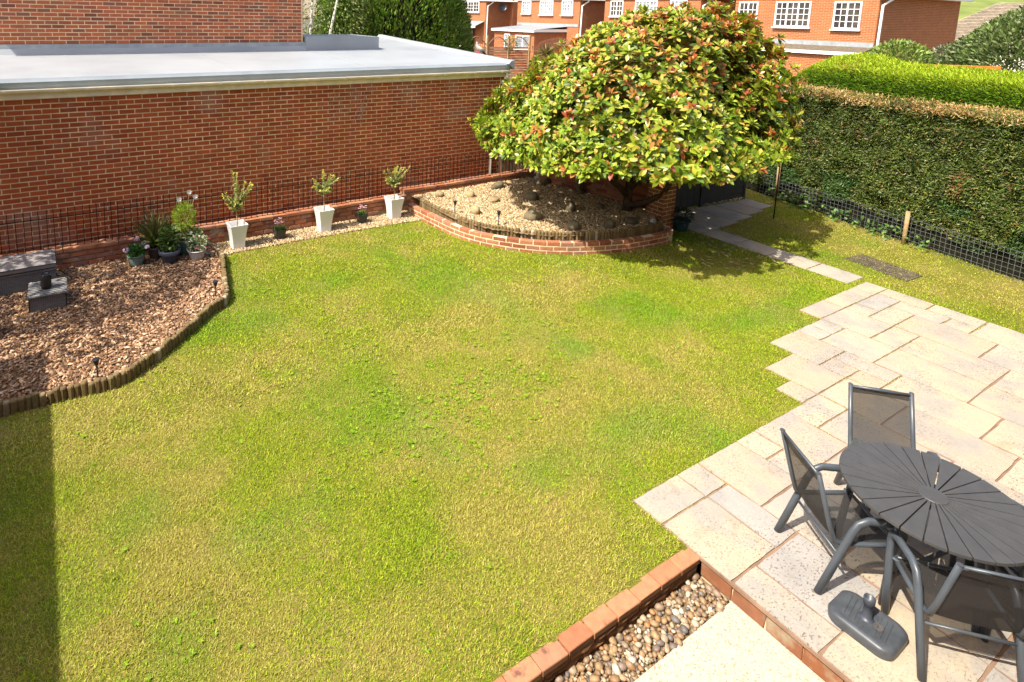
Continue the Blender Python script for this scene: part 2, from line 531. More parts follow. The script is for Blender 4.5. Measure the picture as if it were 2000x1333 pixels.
def leaves(P, D, Nn, L, W, droop=0.12, fold=0.18):
    """broad leaf per row: base P, direction D, face normal Nn. 8 verts, 6 faces"""
    n = len(P)
    D = unit(D)
    Sd = unit(np.cross(D, Nn))
    Nn = unit(np.cross(Sd, D))
    L = np.broadcast_to(L, (n,))[:, None]; W = np.broadcast_to(W, (n,))[:, None]
    def at(u, v, h):
        return P + D * L * u + Sd * W * v + Nn * L * h
    V = np.stack([at(0, 0, 0), at(0.35, 0.5, fold * 0.28), at(0.72, 0.42, fold * 0.1 - droop * 0.4), at(1, 0, -droop),
                  at(0.72, -0.42, fold * 0.1 - droop * 0.4), at(0.35, -0.5, fold * 0.28), at(0.35, 0, 0), at(0.72, 0, -droop * 0.45)], 1)
    b = (np.arange(n) * 8)[:, None]
    tri = np.concatenate([b + np.array([[0, 1, 6]]), b + np.array([[0, 6, 5]]), b + np.array([[3, 7, 2]]), b + np.array([[3, 4, 7]])])
    quad = np.concatenate([b + np.array([[6, 1, 2, 7]]), b + np.array([[5, 6, 7, 4]])])
    return V.reshape(-1, 3), [tri, quad], 8

def blades(P, D, Nn, L, W, tipw=0.15, bend=0.15):
    """simple 4-vertex sprig: base, two shoulders, tip"""
    n = len(P)
    D = unit(D)
    Sd = unit(np.cross(D, Nn))
    Nn = unit(np.cross(Sd, D))
    L = np.broadcast_to(L, (n,))[:, None]; W = np.broadcast_to(W, (n,))[:, None]
    V = np.stack([P, P + D * L * 0.5 + Sd * W * 0.5 + Nn * L * bend * 0.4, P + D * L - Nn * L * bend * 0.3, P + D * L * 0.5 - Sd * W * 0.5 + Nn * L * bend * 0.4], 1)
    b = (np.arange(n) * 4)[:, None]
    return V.reshape(-1, 3), [b + np.array([[0, 1, 2, 3]])], 4

def rand_dirs(n):
    return unit(rng.normal(size=(n, 3)))

def pal(n, cols, probs=None, var=0.15):
    cols = np.array(cols)
    i = rng.choice(len(cols), n, p=probs)
    return cols[i] * (1 + var * rng.normal(size=(n, 1))).clip(0.5, 1.6)

# ------------------------------------------------------------------ bricks
def brick_meshes(nm, L, H, D, mat, n=6, rough=0.0025, chip=0.0):
    """brick with its front face at y=0, body behind it; x,z from 0"""
    out = []
    for k in range(n):
        rs = random.Random(k * 13 + len(nm))
        j = lambda a: rs.uniform(-a, a)
        e = 0.004
        V = []
        V += [(0 + j(rough), e, 0 + j(rough)), (L + j(rough), e, 0 + j(rough)), (L + j(rough), e, H + j(rough)), (0 + j(rough), e, H + j(rough))]
        V += [(e + abs(j(chip)), j(0.001), e + abs(j(chip))), (L - e - abs(j(chip)), j(0.001), e), (L - e, j(0.001), H - e - abs(j(chip))), (e, j(0.001), H - e)]
        V += [(x, D, z) for x, y, z in V[:4]]
        Fc = [(4, 5, 6, 7), (0, 1, 5, 4), (1, 2, 6, 5), (2, 3, 7, 6), (3, 0, 4, 7), (0, 8, 9, 1), (1, 9, 10, 2), (2, 10, 11, 3), (3, 11, 8, 0)]
        out.append(mk_mesh(nm, V, Fc, mat))
    return out

def brick_wall(parent, x0, x1, yf, z0, courses, L=0.211, H=0.061, J=0.014, D=0.05, mat=None, maxn=300, eye=(0, 0, 3.85), proud=0.0, nm='brick', minz=None, keep=None):
    """stretcher bond facing -Y with the brick faces at y=yf"""
    ms = brick_meshes(nm, L, H, D, mat)
    hm = brick_meshes(nm, (L - J) / 2, H, D, mat, 3)
    spots = []
    for c in range(courses):
        z = z0 + c * (H + J)
        x = x0 + (0 if c % 2 == 0 else -(L + J) / 2)
        while x < x1 - 0.02:
            full = True
            xx = x
            if xx < x0 - 1e-6:
                xx = x0; full = False
            if xx + L > x1 + 1e-6:
                full = False
                if xx + (L - J) / 2 > x1 + 0.03:
                    break
            if keep is None or keep(xx, z):
                spots.append((xx, z, full))
            x += L + J
    spots.sort(key=lambda s: (s[0] - eye[0]) ** 2 + (yf - eye[1]) ** 2 + (s[1] - eye[2]) ** 2)
    rest = MB()
    for i, (x, z, full) in enumerate(spots):
        me = random.choice(ms if full else hm)
        dy = random.uniform(-0.0015, 0.0015)
        if i < maxn:
            link('brick', me, parent, (x, yf + dy - proud, z))
        else:
            rest.add([(v.co.x + x, v.co.y + yf + dy - proud, v.co.z + z) for v in me.vertices], [tuple(f.vertices) for f in me.polygons])
    if rest.V:
        rest.build('bricks', mat, parent, kind='stuff')

# ================================================================== SETTING
PT = 0.0274                              # the patio grid is turned by this much
def pat(x, y):                           # patio grid -> world
    return (x, y - 0.014 * (x - 4.0))

gm = MB()
gm.add([(-700, -700, -0.32), (700, -700, -0.32), (700, 700, -0.32), (-700, 700, -0.32)], [(0, 1, 2, 3)])
structure('ground', gm, MT['earth'])

# polygons of the garden plan
BARK = [(-2.6, 6.30), (0.06, 6.29), (0.47, 6.28), (0.86, 6.53), (1.30, 6.93), (1.70, 7.34), (1.93, 7.56), (2.10, 8.28), (2.23, 8.92), (2.26, 9.62), (-2.6, 9.62)]
GRAV = [(2.26, 9.12), (3.38, 9.16), (4.72, 9.14), (6.04, 9.08), (6.04, 9.62), (2.26, 9.62)]
RB_OUT = [(6.00, 9.50), (5.99, 9.16), (6.02, 8.62), (6.08, 7.98), (6.28, 7.46), (6.70, 6.94), (7.34, 6.50), (8.20, 6.19), (9.26, 6.09), (9.50, 6.42)]
BED = RB_OUT + [(9.62, 6.30), (9.62, 9.75), (6.0, 9.75)]
ux = lambda i: 3.892 + 0.279 * i * (1 + 0.0032 * i)
uy = lambda k: 1.333 + 0.2715 * k
ROWL = {0: 0, 1: 0, 2: 0, 3: 0, 4: 0, 5: 9, 6: 10, 7: 12, 8: 16}
KNOWN = [(0, 2, 2, 4), (2, 3, 2, 4), (0, 2, 4, 5), (2, 3, 4, 5), (3, 5, 3, 5), (5, 6, 4, 5), (5, 6, 3, 4), (6, 8, 3, 5), (0, 1, 0, 2), (1, 3, 0, 2), (3, 5, 1, 3),
         (8, 10, 4, 5), (9, 10, 5, 6), (10, 12, 5, 7), (12, 13, 5, 6), (13, 14, 4, 6), (12, 14, 6, 8), (14, 16, 5, 7), (14, 15, 7, 8), (15, 16, 7, 8), (16, 18, 6, 8),
         (16, 18, 8, 9), (18, 19, 7, 8), (19, 21, 7, 8), (16, 18, 5, 6), (18, 20, 6, 7), (10, 12, 3, 5), (12, 13, 4, 5), (18, 20, 8, 9), (20, 22, 8, 9)]
slabs = []
occ = set()
def put(i0, i1, k0, k1):
    for i in range(i0, i1):
        for k in range(k0, k1):
            occ.add((i, k))
    slabs.append((ux(i0), ux(i1), uy(k0), uy(k1)))
for s_ in KNOWN:
    put(*s_)
rs = random.Random(5)
for k in range(8, -8, -1):
    for i in range(0, 22):
        if (i, k) in occ or i < ROWL.get(k, 0):
            continue
        opts = [(2, 2), (2, 1), (1, 2), (2, 3), (1, 1), (3, 2)]
        rs.shuffle(opts)
        opts.sort(key=lambda o: -o[0] * o[1] + rs.random() * 4)
        for a, b in opts + [(1, 1)]:
            cells = [(i + p_, k - q_) for p_ in range(a) for q_ in range(b)]
            if all(c_ not in occ and c_[0] < 22 and c_[0] >= ROWL.get(c_[1], 0) and c_[1] >= -8 for c_ in cells):
                put(i, i + a, k - b + 1, k + 1)
                break
# narrow path towards the gate and the paved square in front of it
y = 3.78
for dy in (0.57, 0.60, 0.56, 0.59):
    slabs.append((10.13, 10.62, y + 0.085, y + dy + 0.085)); y += dy
for x0, x1, y0, y1 in [(10.12, 10.74, 6.10, 6.66), (10.12, 10.74, 6.66, 7.14), (10.74, 11.36, 6.12, 6.52), (10.74, 11.36, 6.52, 7.09), (11.36, 11.96, 6.20, 7.05), (11.96, 12.55, 6.30, 7.00), (12.55, 13.05, 6.40, 6.96)]:
    slabs.append((x0, x1, y0 + 0.085, y1 + 0.085))

PATIO_POLYS = []
pav = link('paving', mk_mesh('paving', [(0, 0, 0)], []), kind='structure')
jm = MB()
for (x0, x1, y0, y1) in slabs:
    cs = [pat(x0, y0), pat(x1, y0), pat(x1, y1), pat(x0, y1)]
    PATIO_POLYS.append(cs)
    jm.add([(x, y, 0.006) for x, y in cs] + [(x, y, -0.016) for x, y in cs], [(0, 1, 2, 3), (0, 4, 5, 1), (1, 5, 6, 2), (2, 6, 7, 3), (3, 7, 4, 0)])
jm.build('joint_bed', MT['joint'], pav)
bed_z = 0.006
for (x0, x1, y0, y1) in slabs:
    g_ = 0.0095
    a, b = x1 - x0 - 2 * g_, y1 - y0 - 2 * g_
    nx, ny = max(3, int(a / 0.09)), max(3, int(b / 0.09))
    # riven top: slightly uneven grid with a wavering arris
    V, Fc = [], []
    for j in range(ny + 1):
        for i in range(nx + 1):
            edge = i in (0, nx) or j in (0, ny)
            V.append((a * i / nx + (rs.uniform(-0.004, 0.004) if i in (0, nx) else 0), b * j / ny + (rs.uniform(-0.004, 0.004) if j in (0, ny) else 0),
                      0.012 + rs.uniform(-0.002, 0.002) - (0.004 if edge else 0)))
    top = len(V)
    for j in range(ny):
        for i in range(nx):
            q = j * (nx + 1) + i
            Fc.append((q, q + 1, q + nx + 2, q + nx + 1))
    ring = [i for i in range(nx + 1)] + [j * (nx + 1) + nx for j in range(1, ny + 1)] + [ny * (nx + 1) + i for i in range(nx - 1, -1, -1)] + [j * (nx + 1) for j in range(ny - 1, 0, -1)]
    for q in ring:
        V.append((V[q][0], V[q][1], -0.03))
    for e in range(len(ring)):
        f_ = (e + 1) % len(ring)
        Fc.append((ring[f_], ring[e], top + e, top + f_))
    px, py = pat(x0 + g_, y0 + g_)
    link('slab', mk_mesh('slab', V, Fc, MT['slab']), pav, (px, py, bed_z + rs.uniform(-0.001, 0.003)), (rs.uniform(-.002, .002), rs.uniform(-.002, .002), -0.014))

# lawn sheet
lm = MB()
def sheet(x0, x1, y0, y1, z=0.0, n=1):
    lm.add([(x0, y0, z), (x1, y0, z), (x1, y1, z), (x0, y1, z), (x0, y0, -0.3), (x1, y0, -0.3), (x1, y1, -0.3), (x0, y1, -0.3)],
           [(0, 1, 2, 3), (0, 4, 5, 1), (1, 5, 6, 2), (2, 6, 7, 3), (3, 7, 4, 0)])
sheet(-8, 3.95, 2.20, 9.63)
sheet(3.95, 13.9, 2.20, 9.63)
sheet(4.03, 13.9, -6, 2.20)
structure('lawn', lm, MT['thatch'])

# ---- lower concrete terrace with the pebble drain
cm = MB()
cm.add([(-6, -4, -0.146), (3.92, -4, -0.146), (3.92, 1.875, -0.146), (-6, 1.875, -0.146)], [(0, 1, 2, 3)])
structure('concrete_terrace', cm, MT['concrete'])
pm = MB()
pm.add([(-6, 1.875, -0.166), (3.92, 1.875, -0.166), (3.92, 2.15, -0.166), (-6, 2.15, -0.166)], [(0, 1, 2, 3)])
pstrip = structure('pebble_strip', pm, MT['gravelbase'])
def pebble_mesh(k):
    r_ = np.random.default_rng(k)
    V, Fc = [], []
    n, mth = 7, 4
    a, b, c_ = 1.0, r_.uniform(0.62, 0.95), r_.uniform(0.45, 0.65)
    ph = r_.uniform(0, 6.28, 3)
    for i in range(mth + 1):
        th = math.pi * i / mth
        for j in range(n):
            al = 2 * math.pi * j / n
            rr = 1 + 0.10 * math.sin(2 * al + ph[0]) + 0.06 * math.sin(3 * al + ph[1])
            V.append((a * rr * math.sin(th) * math.cos(al), b * rr * math.sin(th) * math.sin(al), -c_ * math.cos(th)))
    for i in range(mth):
        for j in range(n):
            Fc.append((i * n + j, i * n + (j + 1) % n, (i + 1) * n + (j + 1) % n, (i + 1) * n + j))
    return mk_mesh('pebble', V, Fc, MT['pebble'], True)
PM = [pebble_mesh(k) for k in range(10)]
cand = []
for layer in range(2):
    for _ in range(2600):
        x, y = rs.uniform(1.3, 3.90), rs.uniform(1.885, 2.11)
        r_ = rs.choice([0.011, 0.014, 0.018, 0.022, 0.026, 0.031])
        if all((x - a) ** 2 + (y - b) ** 2 > (0.78 * (r_ + c_)) ** 2 for a, b, c_, l_ in cand if l_ == layer and abs(a - x) < 0.06):
            cand.append((x, y, r_, layer))
cand.sort(key=lambda s: (-s[3], (s[0] - 2.9) ** 2))
pr_ = MB()
for n_, (x, y, r_, layer) in enumerate(cand):
    z = -0.160 + layer * 0.016 + rs.uniform(0, 0.006)
    eu = (rs.uniform(-.4, .4), rs.uniform(-.4, .4), rs.uniform(0, 6.28))
    me = rs.choice(PM)
    if n_ < 300:
        o = link('pebble', me, pstrip, (x, y, z), eu)
        o.scale = (r_ * 1.15,) * 3
    else:
        mt_ = Matrix.Translation((x, y, z)) @ Matrix.Rotation(eu[2], 4, 'Z') @ Matrix.Scale(r_ * 1.15, 4)
        pr_.add([tuple(mt_ @ v.co) for v in me.vertices], [tuple(f.vertices) for f in me.polygons])
pr_.build('pebbles', MT['pebble'], pstrip, smooth=True, kind='stuff')

# ================================================================== NEAR BRICK EDGES
# retaining wall between the lawn and the lower terrace
rw = thing('retaining_wall', 'low terracotta brick retaining wall holding up the lawn edge above the pebbles', 'wall', (0, 0, 0))
MB().box(-2.0, 3.90, 2.128, 2.205, -0.3, -0.048).build('mortar_core', MT['mortar_d'], rw)
CO = brick_meshes('coping_brick', 0.212, 0.044, 0.108, MT['coping'], 6, 0.003, 0.003)
def rough_brick(nm, L, H, D, k, mat):
    """embossed, rock-faced brick: irregular front"""
    rs_ = random.Random(k)
    nx, nz = 6, 3
    V, Fc = [], []
    for j in range(nz + 1):
        for i in range(nx + 1):
            edge = i in (0, nx) or j in (0, nz)
            V.append((L * i / nx, 0.010 if edge else rs_.uniform(-0.004, 0.006), H * j / nz))
    for j in range(nz):
        for i in range(nx):
            q = j * (nx + 1) + i
            Fc.append((q, q + 1, q + nx + 2, q + nx + 1))
    b = len(V)
    c0, c1, c2, c3 = 0, nx, nz * (nx + 1) + nx, nz * (nx + 1)
    V += [(0, D, 0), (L, D, 0), (L, D, H), (0, D, H)]
    Fc += [(c3, c2, b + 2, b + 3), (c1, c0, b, b + 1), (c2, c1, b + 1, b + 2), (c0, c3, b + 3, b)]
    return mk_mesh(nm, V, Fc, mat)
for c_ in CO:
    c_.materials.append(MT['tinted'])  # coping fronts get the darkened brick, shade painted as colour
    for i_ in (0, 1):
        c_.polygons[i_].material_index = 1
RB = [rough_brick('brick', 0.207, 0.040, 0.05, k, MT['tinted']) for k in range(6)]  # courses below use the same shade-darkened colour
x = 3.895 - 0.212
k = 0
while x > -0.5:
    o = link('coping_brick', CO[k % 6], rw, (x, 2.108 + rs.uniform(-.003, .003), -0.044 + rs.uniform(0, 0.003)), (0, 0, rs.uniform(-.012, .012)))
    x -= 0.2215
    k += 1
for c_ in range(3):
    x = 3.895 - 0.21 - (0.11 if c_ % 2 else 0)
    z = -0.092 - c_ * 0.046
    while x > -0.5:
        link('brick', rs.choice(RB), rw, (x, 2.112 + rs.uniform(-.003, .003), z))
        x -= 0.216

# brick riser along the patio edge
pe = thing('patio_edge', 'orange brick riser under the patio slab edge beside the lower terrace', 'wall edge')
MB().box(3.925, 4.02, -4, 2.10, -0.3, -0.03).build('mortar_core', MT['mortar'], pe)
EB = brick_meshes('brick', 0.216, 0.104, 0.03, MT['riser'], 5, 0.004, 0.004)
y = 2.10
while y > -1.2:
    link('brick', rs.choice(EB), pe, (3.908 + rs.uniform(-.003, .003), y, -0.143), (0, 0, -math.pi / 2))
    y -= 0.227

# ================================================================== GARAGE
ga = thing('garage', 'long red brick garage with pale grey flat roof and cream gutter', 'garage')
YW = 9.89
XR = 8.62
MB().box(-6, XR - 0.012, YW + 0.005, YW + 0.2, -0.1, 2.55).build('mortar_wall', MT['mortar'], ga)
brick_wall(ga, -1.6, XR, YW, 2.4775 - 0.075 * 32, 33, mat=MT['brick'], eye=(1.5, 0, 3.85))
MB().box(XR - 0.2, XR - 0.006, YW + 0.2, 16.8, -0.1, 2.55).build('side_wall', MT['brick'], ga)
# fascia, gutter, brackets
MB().box(-6, XR + 0.06, YW - 0.045, YW + 0.02, 2.555, 2.70).build('fascia', MT['cream'], ga)
gu = MB()
prof = [(-0.055 * math.cos(math.pi * k / 10), -0.05 * math.sin(math.pi * k / 10)) for k in range(11)]
prof2 = [(a * 0.88, b * 0.88) for a, b in prof][::-1]
pf = prof + prof2
V = [(-6, YW - 0.115 + a, 2.705 + b) for a, b in pf] + [(XR + 0.05, YW - 0.115 + a, 2.69 + b) for a, b in pf]
n_ = len(pf)
gu.add(V, [(k, (k + 1) % n_, n_ + (k + 1) % n_, n_ + k) for k in range(n_)] + [tuple(range(n_))[::-1], tuple(range(n_, 2 * n_))])
gutter = gu.build('gutter', MT['cream'], ga, smooth=False)
bk = MB().add([(-0.012, a * 1.12, b * 1.12) for a, b in prof] + [(0.012, a * 1.12, b * 1.12) for a, b in prof] + [(-0.012, a * 0.7, b * 0.7) for a, b in prof] + [(0.012, a * 0.7, b * 0.7) for a, b in prof],
              [(k, k + 1, 12 + k, 11 + k) for k in range(10)] + [(k, 22 + k, 23 + k, k + 1) for k in range(10)] + [(11 + k, 12 + k, 34 + k, 33 + k) for k in range(10)]).mesh('bracket', MT['cream'])
x = -1.2
while x < XR:
    link('bracket', bk, gutter, (x, YW - 0.115, 2.70 - (x + 6) * 0.001))
    x += 0.74
MB().tube([(XR - 0.02, YW - 0.105, 2.66), (XR - 0.02, YW - 0.105, 2.52), (XR - 0.05, YW - 0.05, 2.40), (XR - 0.05, YW - 0.05, 0.3)], 0.034, 10).build('downpipe', MT['cream'], ga, True)
# roof: gently rising away from the gutter
rz = lambda y: 2.825 + (y - 9.75) * 0.040
XE = lambda y: 8.74 + (y - 9.75) * 0.095
ro = MB()
ys = [9.85, 11.5, 13.4, 15, 16.8]
V, Fc = [], []
for y in ys:
    V += [(-6, y, rz(y)), (XE(y) - 0.06, y, rz(y))]
for i in range(len(ys) - 1):
    Fc.append((2 * i, 2 * i + 1, 2 * i + 3, 2 * i + 2))
nb = len(V)
V += [(x, y, z - 0.16) for x, y, z in V]
Fc += [tuple(i + nb for i in f[::-1]) for f in Fc]
ro.add(V, Fc)
ro.build('roof', MT['membrane'], ga)
MB().add([(-6, 9.815, 2.728), (8.76, 9.815, 2.738), (8.76, 9.805, 2.805), (-6, 9.805, 2.795), (-6, 9.86, 2.852), (8.76, 9.86, 2.852), (-6, 9.89, 2.829), (8.76, 9.89, 2.829)],
         [(0, 1, 2, 3), (3, 2, 5, 4), (4, 5, 7, 6)]).build('roof_edge_trim', MT['roof_edge'], ga)
MB().add([(-6, 9.835, 2.73), (8.72, 9.835, 2.74), (8.72, 9.835, 2.69), (-6, 9.835, 2.69)], [(0, 1, 2, 3)]).build('drip_board', MT['roof_edge'], ga)
e = MB()
for i, y in enumerate((9.74, 16.8)):
    a = XE(y); z = rz(y)
    e.V += [(a - 0.14, y, z + 0.004), (a - 0.07, y, z + 0.075), (a + 0.02, y, z + 0.08), (a + 0.03, y, z - 0.12)]
e.F += [(0, 1, 5, 4), (1, 2, 6, 5), (2, 3, 7, 6), (3, 2, 1, 0)]
e.build('roof_kerb', MT['membrane'], ga)
for xs_ in (0.4, 2.9, 5.4):
    sm = MB()
    for ya, yb in ((9.84, 11.5), (11.5, 13.09)):
        sm.add([(xs_ - .03, ya, rz(ya) + .0015), (xs_ + .03, ya, rz(ya) + .0015), (xs_ + .03, yb, rz(yb) + .0015), (xs_ - .03, yb, rz(yb) + .0015),
                (xs_ - .03, ya, rz(ya) + .005), (xs_ + .03, ya, rz(ya) + .005), (xs_ + .03, yb, rz(yb) + .005), (xs_ - .03, yb, rz(yb) + .005)],
               [(4, 5, 6, 7), (0, 1, 5, 4), (1, 2, 6, 5), (3, 0, 4, 7)])
    sm.build('roof_seam', MT['membrane'], ga)
# raised roof box against the house
MB().box(5.36, 7.30, 13.12, 14.6, rz(13.1) - 0.1, 3.275).build('roof_upstand_box', MT['membrane'], ga)

# dead vine tendrils left on the wall
dv = MB()
rv = random.Random(9)
for k in range(16):
    x_ = 4.75 + rv.uniform(-.25, .75); z_ = 2.45 - rv.uniform(0, .15)
    pts = []
    a_ = -math.pi / 2 + rv.uniform(-.5, .5)
    for i in range(9):
        pts.append((x_, YW - .006, z_))
        x_ += .075 * math.cos(a_); z_ += .075 * math.sin(a_)
        a_ += rv.uniform(-.55, .55)
        if z_ > 2.5:
            a_ = -1.2
    dv.tube(pts, .0028, 4)
o = dv.build('dry_vine', solid('dry_vine', (0.42, 0.33, 0.22), .9, .1, var=.2))
tag(o, 'dead pale vine tendrils clinging high on the garage wall', 'vine')

# ================================================================== HOUSE OVER THE GARAGE
hs = thing('brick_house', 'red brick house wall rising behind the flat garage roof', 'house')
YH = 13.2
MB().box(-2.8, 5.31, YH + 0.005, 18.2, 2.6, 5.5).build('mortar_wall', MT['mortar'], hs)
brick_wall(hs, -2.7, 5.325, YH, 3.155, 31, mat=MT['brick2'], eye=(2, 0, 3.85), keep=lambda x, z: x > -1.6 and z < 4.6)
MB().box(-2.8, 5.325, YH - 0.002, YH + 0.004, 4.62, 5.5).build('upper_wall', MT['farbrick'], hs)
MB().box(5.312, 5.326, YH + 0.02, 18.1, 3.1, 5.5).build('side_wall', MT['farbrick'], hs)
fl = MB()
fl.add([(-2.8, YH - 0.02, 3.15), (5.36, YH - 0.02, 3.15), (5.36, YH - 0.035, 3.05), (-2.8, YH - 0.035, 3.05)], [(0, 3, 2, 1)])
fl.build('lead_flashing', MT['lead'], hs)
up = MB()
up.add([(-2.8, YH - 0.03, 3.07), (5.36, YH - 0.03, 3.07), (5.36, YH - 0.10, 2.955), (-2.8, YH - 0.10, 2.955)], [(0, 3, 2, 1)])
up.build('roof_upstand', MT['membrane'], hs)
MB().box(-2.3, 5.36, YH - 0.38, 18.6, 5.5, 5.62).build('eaves', MT['white'], hs)
MB().add([(-2.3, YH - 0.4, 5.62), (5.36, YH - 0.4, 5.62), (2.6, 15.8, 7.4), (-2.3, 15.8, 7.4), (5.36, 18.6, 5.62), (-2.3, 18.6, 5.62)], [(0, 1, 2, 3), (3, 2, 4, 5), (0, 3, 5), (1, 4, 2)]).build('roof', MT['rooftile'], hs)

# ================================================================== LOW WALLS AT THE FOOT OF THE GARAGE
lw = thing('low_brick_wall', 'weathered low brick wall carrying the black railing along the garage', 'wall')
MB().box(-2.6, 9.3, 9.64, 9.80, -0.1, 0.285).build('mortar_core', MT['mortar_d'], lw)
LB = brick_meshes('brick', 0.215, 0.065, 0.03, MT['brick3'], 8, 0.005, 0.006)
for c_ in range(3):
    x = -1.6 + (0.11 if c_ % 2 else 0)
    while x < 5.95:
        if rs.random() < 0.93:
            link('brick', rs.choice(LB), lw, (x, 9.622 + rs.uniform(-.005, .004), 0.05 + c_ * 0.077))
        x += 0.226
CP = brick_meshes('coping_brick', 0.235, 0.052, 0.19, MT['coping'], 8, 0.008, 0.01)
x = -1.6
while x < 5.9:
    o = link('coping_brick', rs.choice(CP), lw, (x, 9.614 + rs.uniform(-.006, .006), 0.288 + rs.uniform(-.003, .003)), (0, 0, rs.uniform(-.015, .015)))
    x += 0.246
uw = thing('bed_back_wall', 'slightly taller brick edging wall at the back of the raised gravel bed', 'wall')
MB().box(5.99, 9.42, 9.655, 9.80, -0.1, 0.385).build('mortar_core', MT['mortar_d'], uw)
for c_ in range(4):
    x = 5.985 + (0.10 if c_ % 2 else 0)
    while x < 9.3:
        link('brick', rs.choice(LB), uw, (x, 9.636, 0.06 + c_ * 0.077))
        x += 0.226
x = 5.98
while x < 9.3:
    link('coping_brick', rs.choice(CP), uw, (x, 9.628 + rs.uniform(-.004, .004), 0.388), (0, 0, rs.uniform(-.01, .01)))
    x += 0.246

# ---- black railing on the low wall
ra = thing('garden_railing', 'thin black metal picket railing standing on the low brick wall', 'railing')
pkm = MB().tube([(0, 0, 0), (0, 0, 0.58), (0, 0, 0.595), (0, 0, 0.625)], [0.0058, 0.0058, 0.009, 0.001], 6).mesh('picket', MT['rust'])
x = -1.3
while x < 9.2:
    z = 0.345 if x < 5.95 else 0.42
    o = link('picket', pkm, ra, (x, 9.70 + rs.uniform(-.004, .004), z - 0.01), (rs.uniform(-.012, .012), rs.uniform(-.015, .015), 0))
    o.scale = (1, 1, rs.uniform(0.985, 1.01) * (1.0 if x < 5.95 else 0.92))
    x += 0.0945
for x0, x1 in ((-1.4, 1.9), (1.9, 5.2), (5.2, 9.2)):
    MB().tube([(x0, 9.706, 0.83 + rs.uniform(-.006, .006)), ((x0 + x1) / 2, 9.706, 0.812), (x1, 9.706, 0.822)], 0.008, 6).build('rail', MT['rust'], ra)
MB().tube([(-1.4, 9.706, 0.40), (9.2, 9.706, 0.445)], 0.004, 5).build('rail', MT['rust'], ra)

# ================================================================== RAISED GRAVEL BED
def resample(poly, step):
    P_ = [Vector((x, y, 0)) for x, y in poly]
    # smooth with Catmull-Rom
    pts = []
    for i in range(len(P_) - 1):
        p0, p1, p2, p3 = P_[max(i - 1, 0)], P_[i], P_[i + 1], P_[min(i + 2, len(P_) - 1)]
        for k in range(20):
            t_ = k / 20
            pts.append(0.5 * ((2 * p1) + (-p0 + p2) * t_ + (2 * p0 - 5 * p1 + 4 * p2 - p3) * t_ ** 2 + (-p0 + 3 * p1 - 3 * p2 + p3) * t_ ** 3))
    pts.append(P_[-1])
    L_ = [0]
    for a, b in zip(pts, pts[1:]):
        L_.append(L_[-1] + (b - a).length)
    out = []
    d = 0
    i = 0
    while d <= L_[-1]:
        while i < len(L_) - 2 and L_[i + 1] < d:
            i += 1
        f = (d - L_[i]) / max(L_[i + 1] - L_[i], 1e-9)
        q = pts[i].lerp(pts[i + 1], f)
        tn = (pts[i + 1] - pts[i]).normalized()
        out.append((q, tn))
        d += step
    return out

cw = thing('curved_bed_wall', 'curved three course brick wall around the raised gravel bed', 'wall')
core = resample(RB_OUT, 0.06)
V, Fc = [], []
for q, tn in core:
    nrm = Vector((-tn.y, tn.x, 0))           # into the bed
    for off, z in ((0.005, -0.1), (0.005, 0.203), (0.10, 0.203), (0.10, -0.1)):
        V.append(q + nrm * off + Vector((0, 0, z)))
for i in range(len(core) - 1):
    for k in range(4):
        a = i * 4 + k; b = i * 4 + (k + 1) % 4
        Fc.append((a, b, b + 4, a + 4))
Fc.append((len(V) - 4, len(V) - 3, len(V) - 2, len(V) - 1))
MB().add(V, Fc).build('mortar_core', MT['mortar'], cw)
WB = brick_meshes('brick', 0.204, 0.062, 0.095, MT['brick3'], 10, 0.004, 0.004)
for c_ in range(3):
    run = resample(RB_OUT, 0.11)
    st = 1 if c_ % 2 else 0
    for i in range(st, len(run) - 2, 2):
        q, tn = run[i]
        q2 = run[min(i + 2, len(run) - 1)][0]
        d = (q2 - q).normalized()
        o = link('brick', rs.choice(WB), cw, (q.x, q.y, -0.01 + c_ * 0.077 + rs.uniform(-.002, .002)), (0, 0, math.atan2(d.y, d.x) + rs.uniform(-.01, .01)))

# log roll edging: half-round timber pegs
def log_mesh(k, r, h):
    r_ = random.Random(k)
    m_ = MB().lathe([(r, 0), (r * 1.02, h * 0.5), (r, h * 0.93), (r * 0.75, h), (0.001, h + 0.002)], 8)
    return m_.mesh('log', MT['log'], False)
LG = [log_mesh(k, 0.028 + 0.003 * (k % 3), 0.20 + 0.006 * (k % 4)) for k in range(8)]
lr = thing('bed_log_edging', 'log roll edging inside the curved brick wall of the gravel bed', 'log edging')
LOGIN = [(6.20, 9.36), (6.18, 9.10), (6.20, 8.62), (6.25, 8.02), (6.45, 7.56), (6.84, 7.08), (7.42, 6.66), (8.24, 6.36), (9.16, 6.27), (9.40, 6.50)]
for q, tn in resample(LOGIN, 0.0565):
    link('log', rs.choice(LG), lr, (q.x + rs.uniform(-.005, .005), q.y + rs.uniform(-.005, .005), 0.118 + rs.uniform(-.007, .007)), (rs.uniform(-.025, .025), rs.uniform(-.025, .025), rs.uniform(0, 6)))
lb_ = thing('bark_log_edging', 'log roll edging curving between the bark bed and the lawn', 'log edging')
BEDGE = [(-0.9, 6.31), (-0.29, 6.31), (0.06, 6.30), (0.47, 6.29), (0.86, 6.54), (1.30, 6.94), (1.70, 7.35), (1.94, 7.56), (2.10, 8.28), (2.24, 8.92), (2.22, 9.12)]
LG2 = [log_mesh(k + 20, 0.031 + 0.003 * (k % 3), 0.155 + 0.006 * (k % 4)) for k in range(8)]
for q, tn in resample(BEDGE, 0.060):
    link('log', rs.choice(LG2), lb_, (q.x + rs.uniform(-.004, .004), q.y + rs.uniform(-.004, .004), -0.02 + rs.uniform(-.012, .008)), (rs.uniform(-.04, .04), rs.uniform(-.04, .04), rs.uniform(0, 6)))

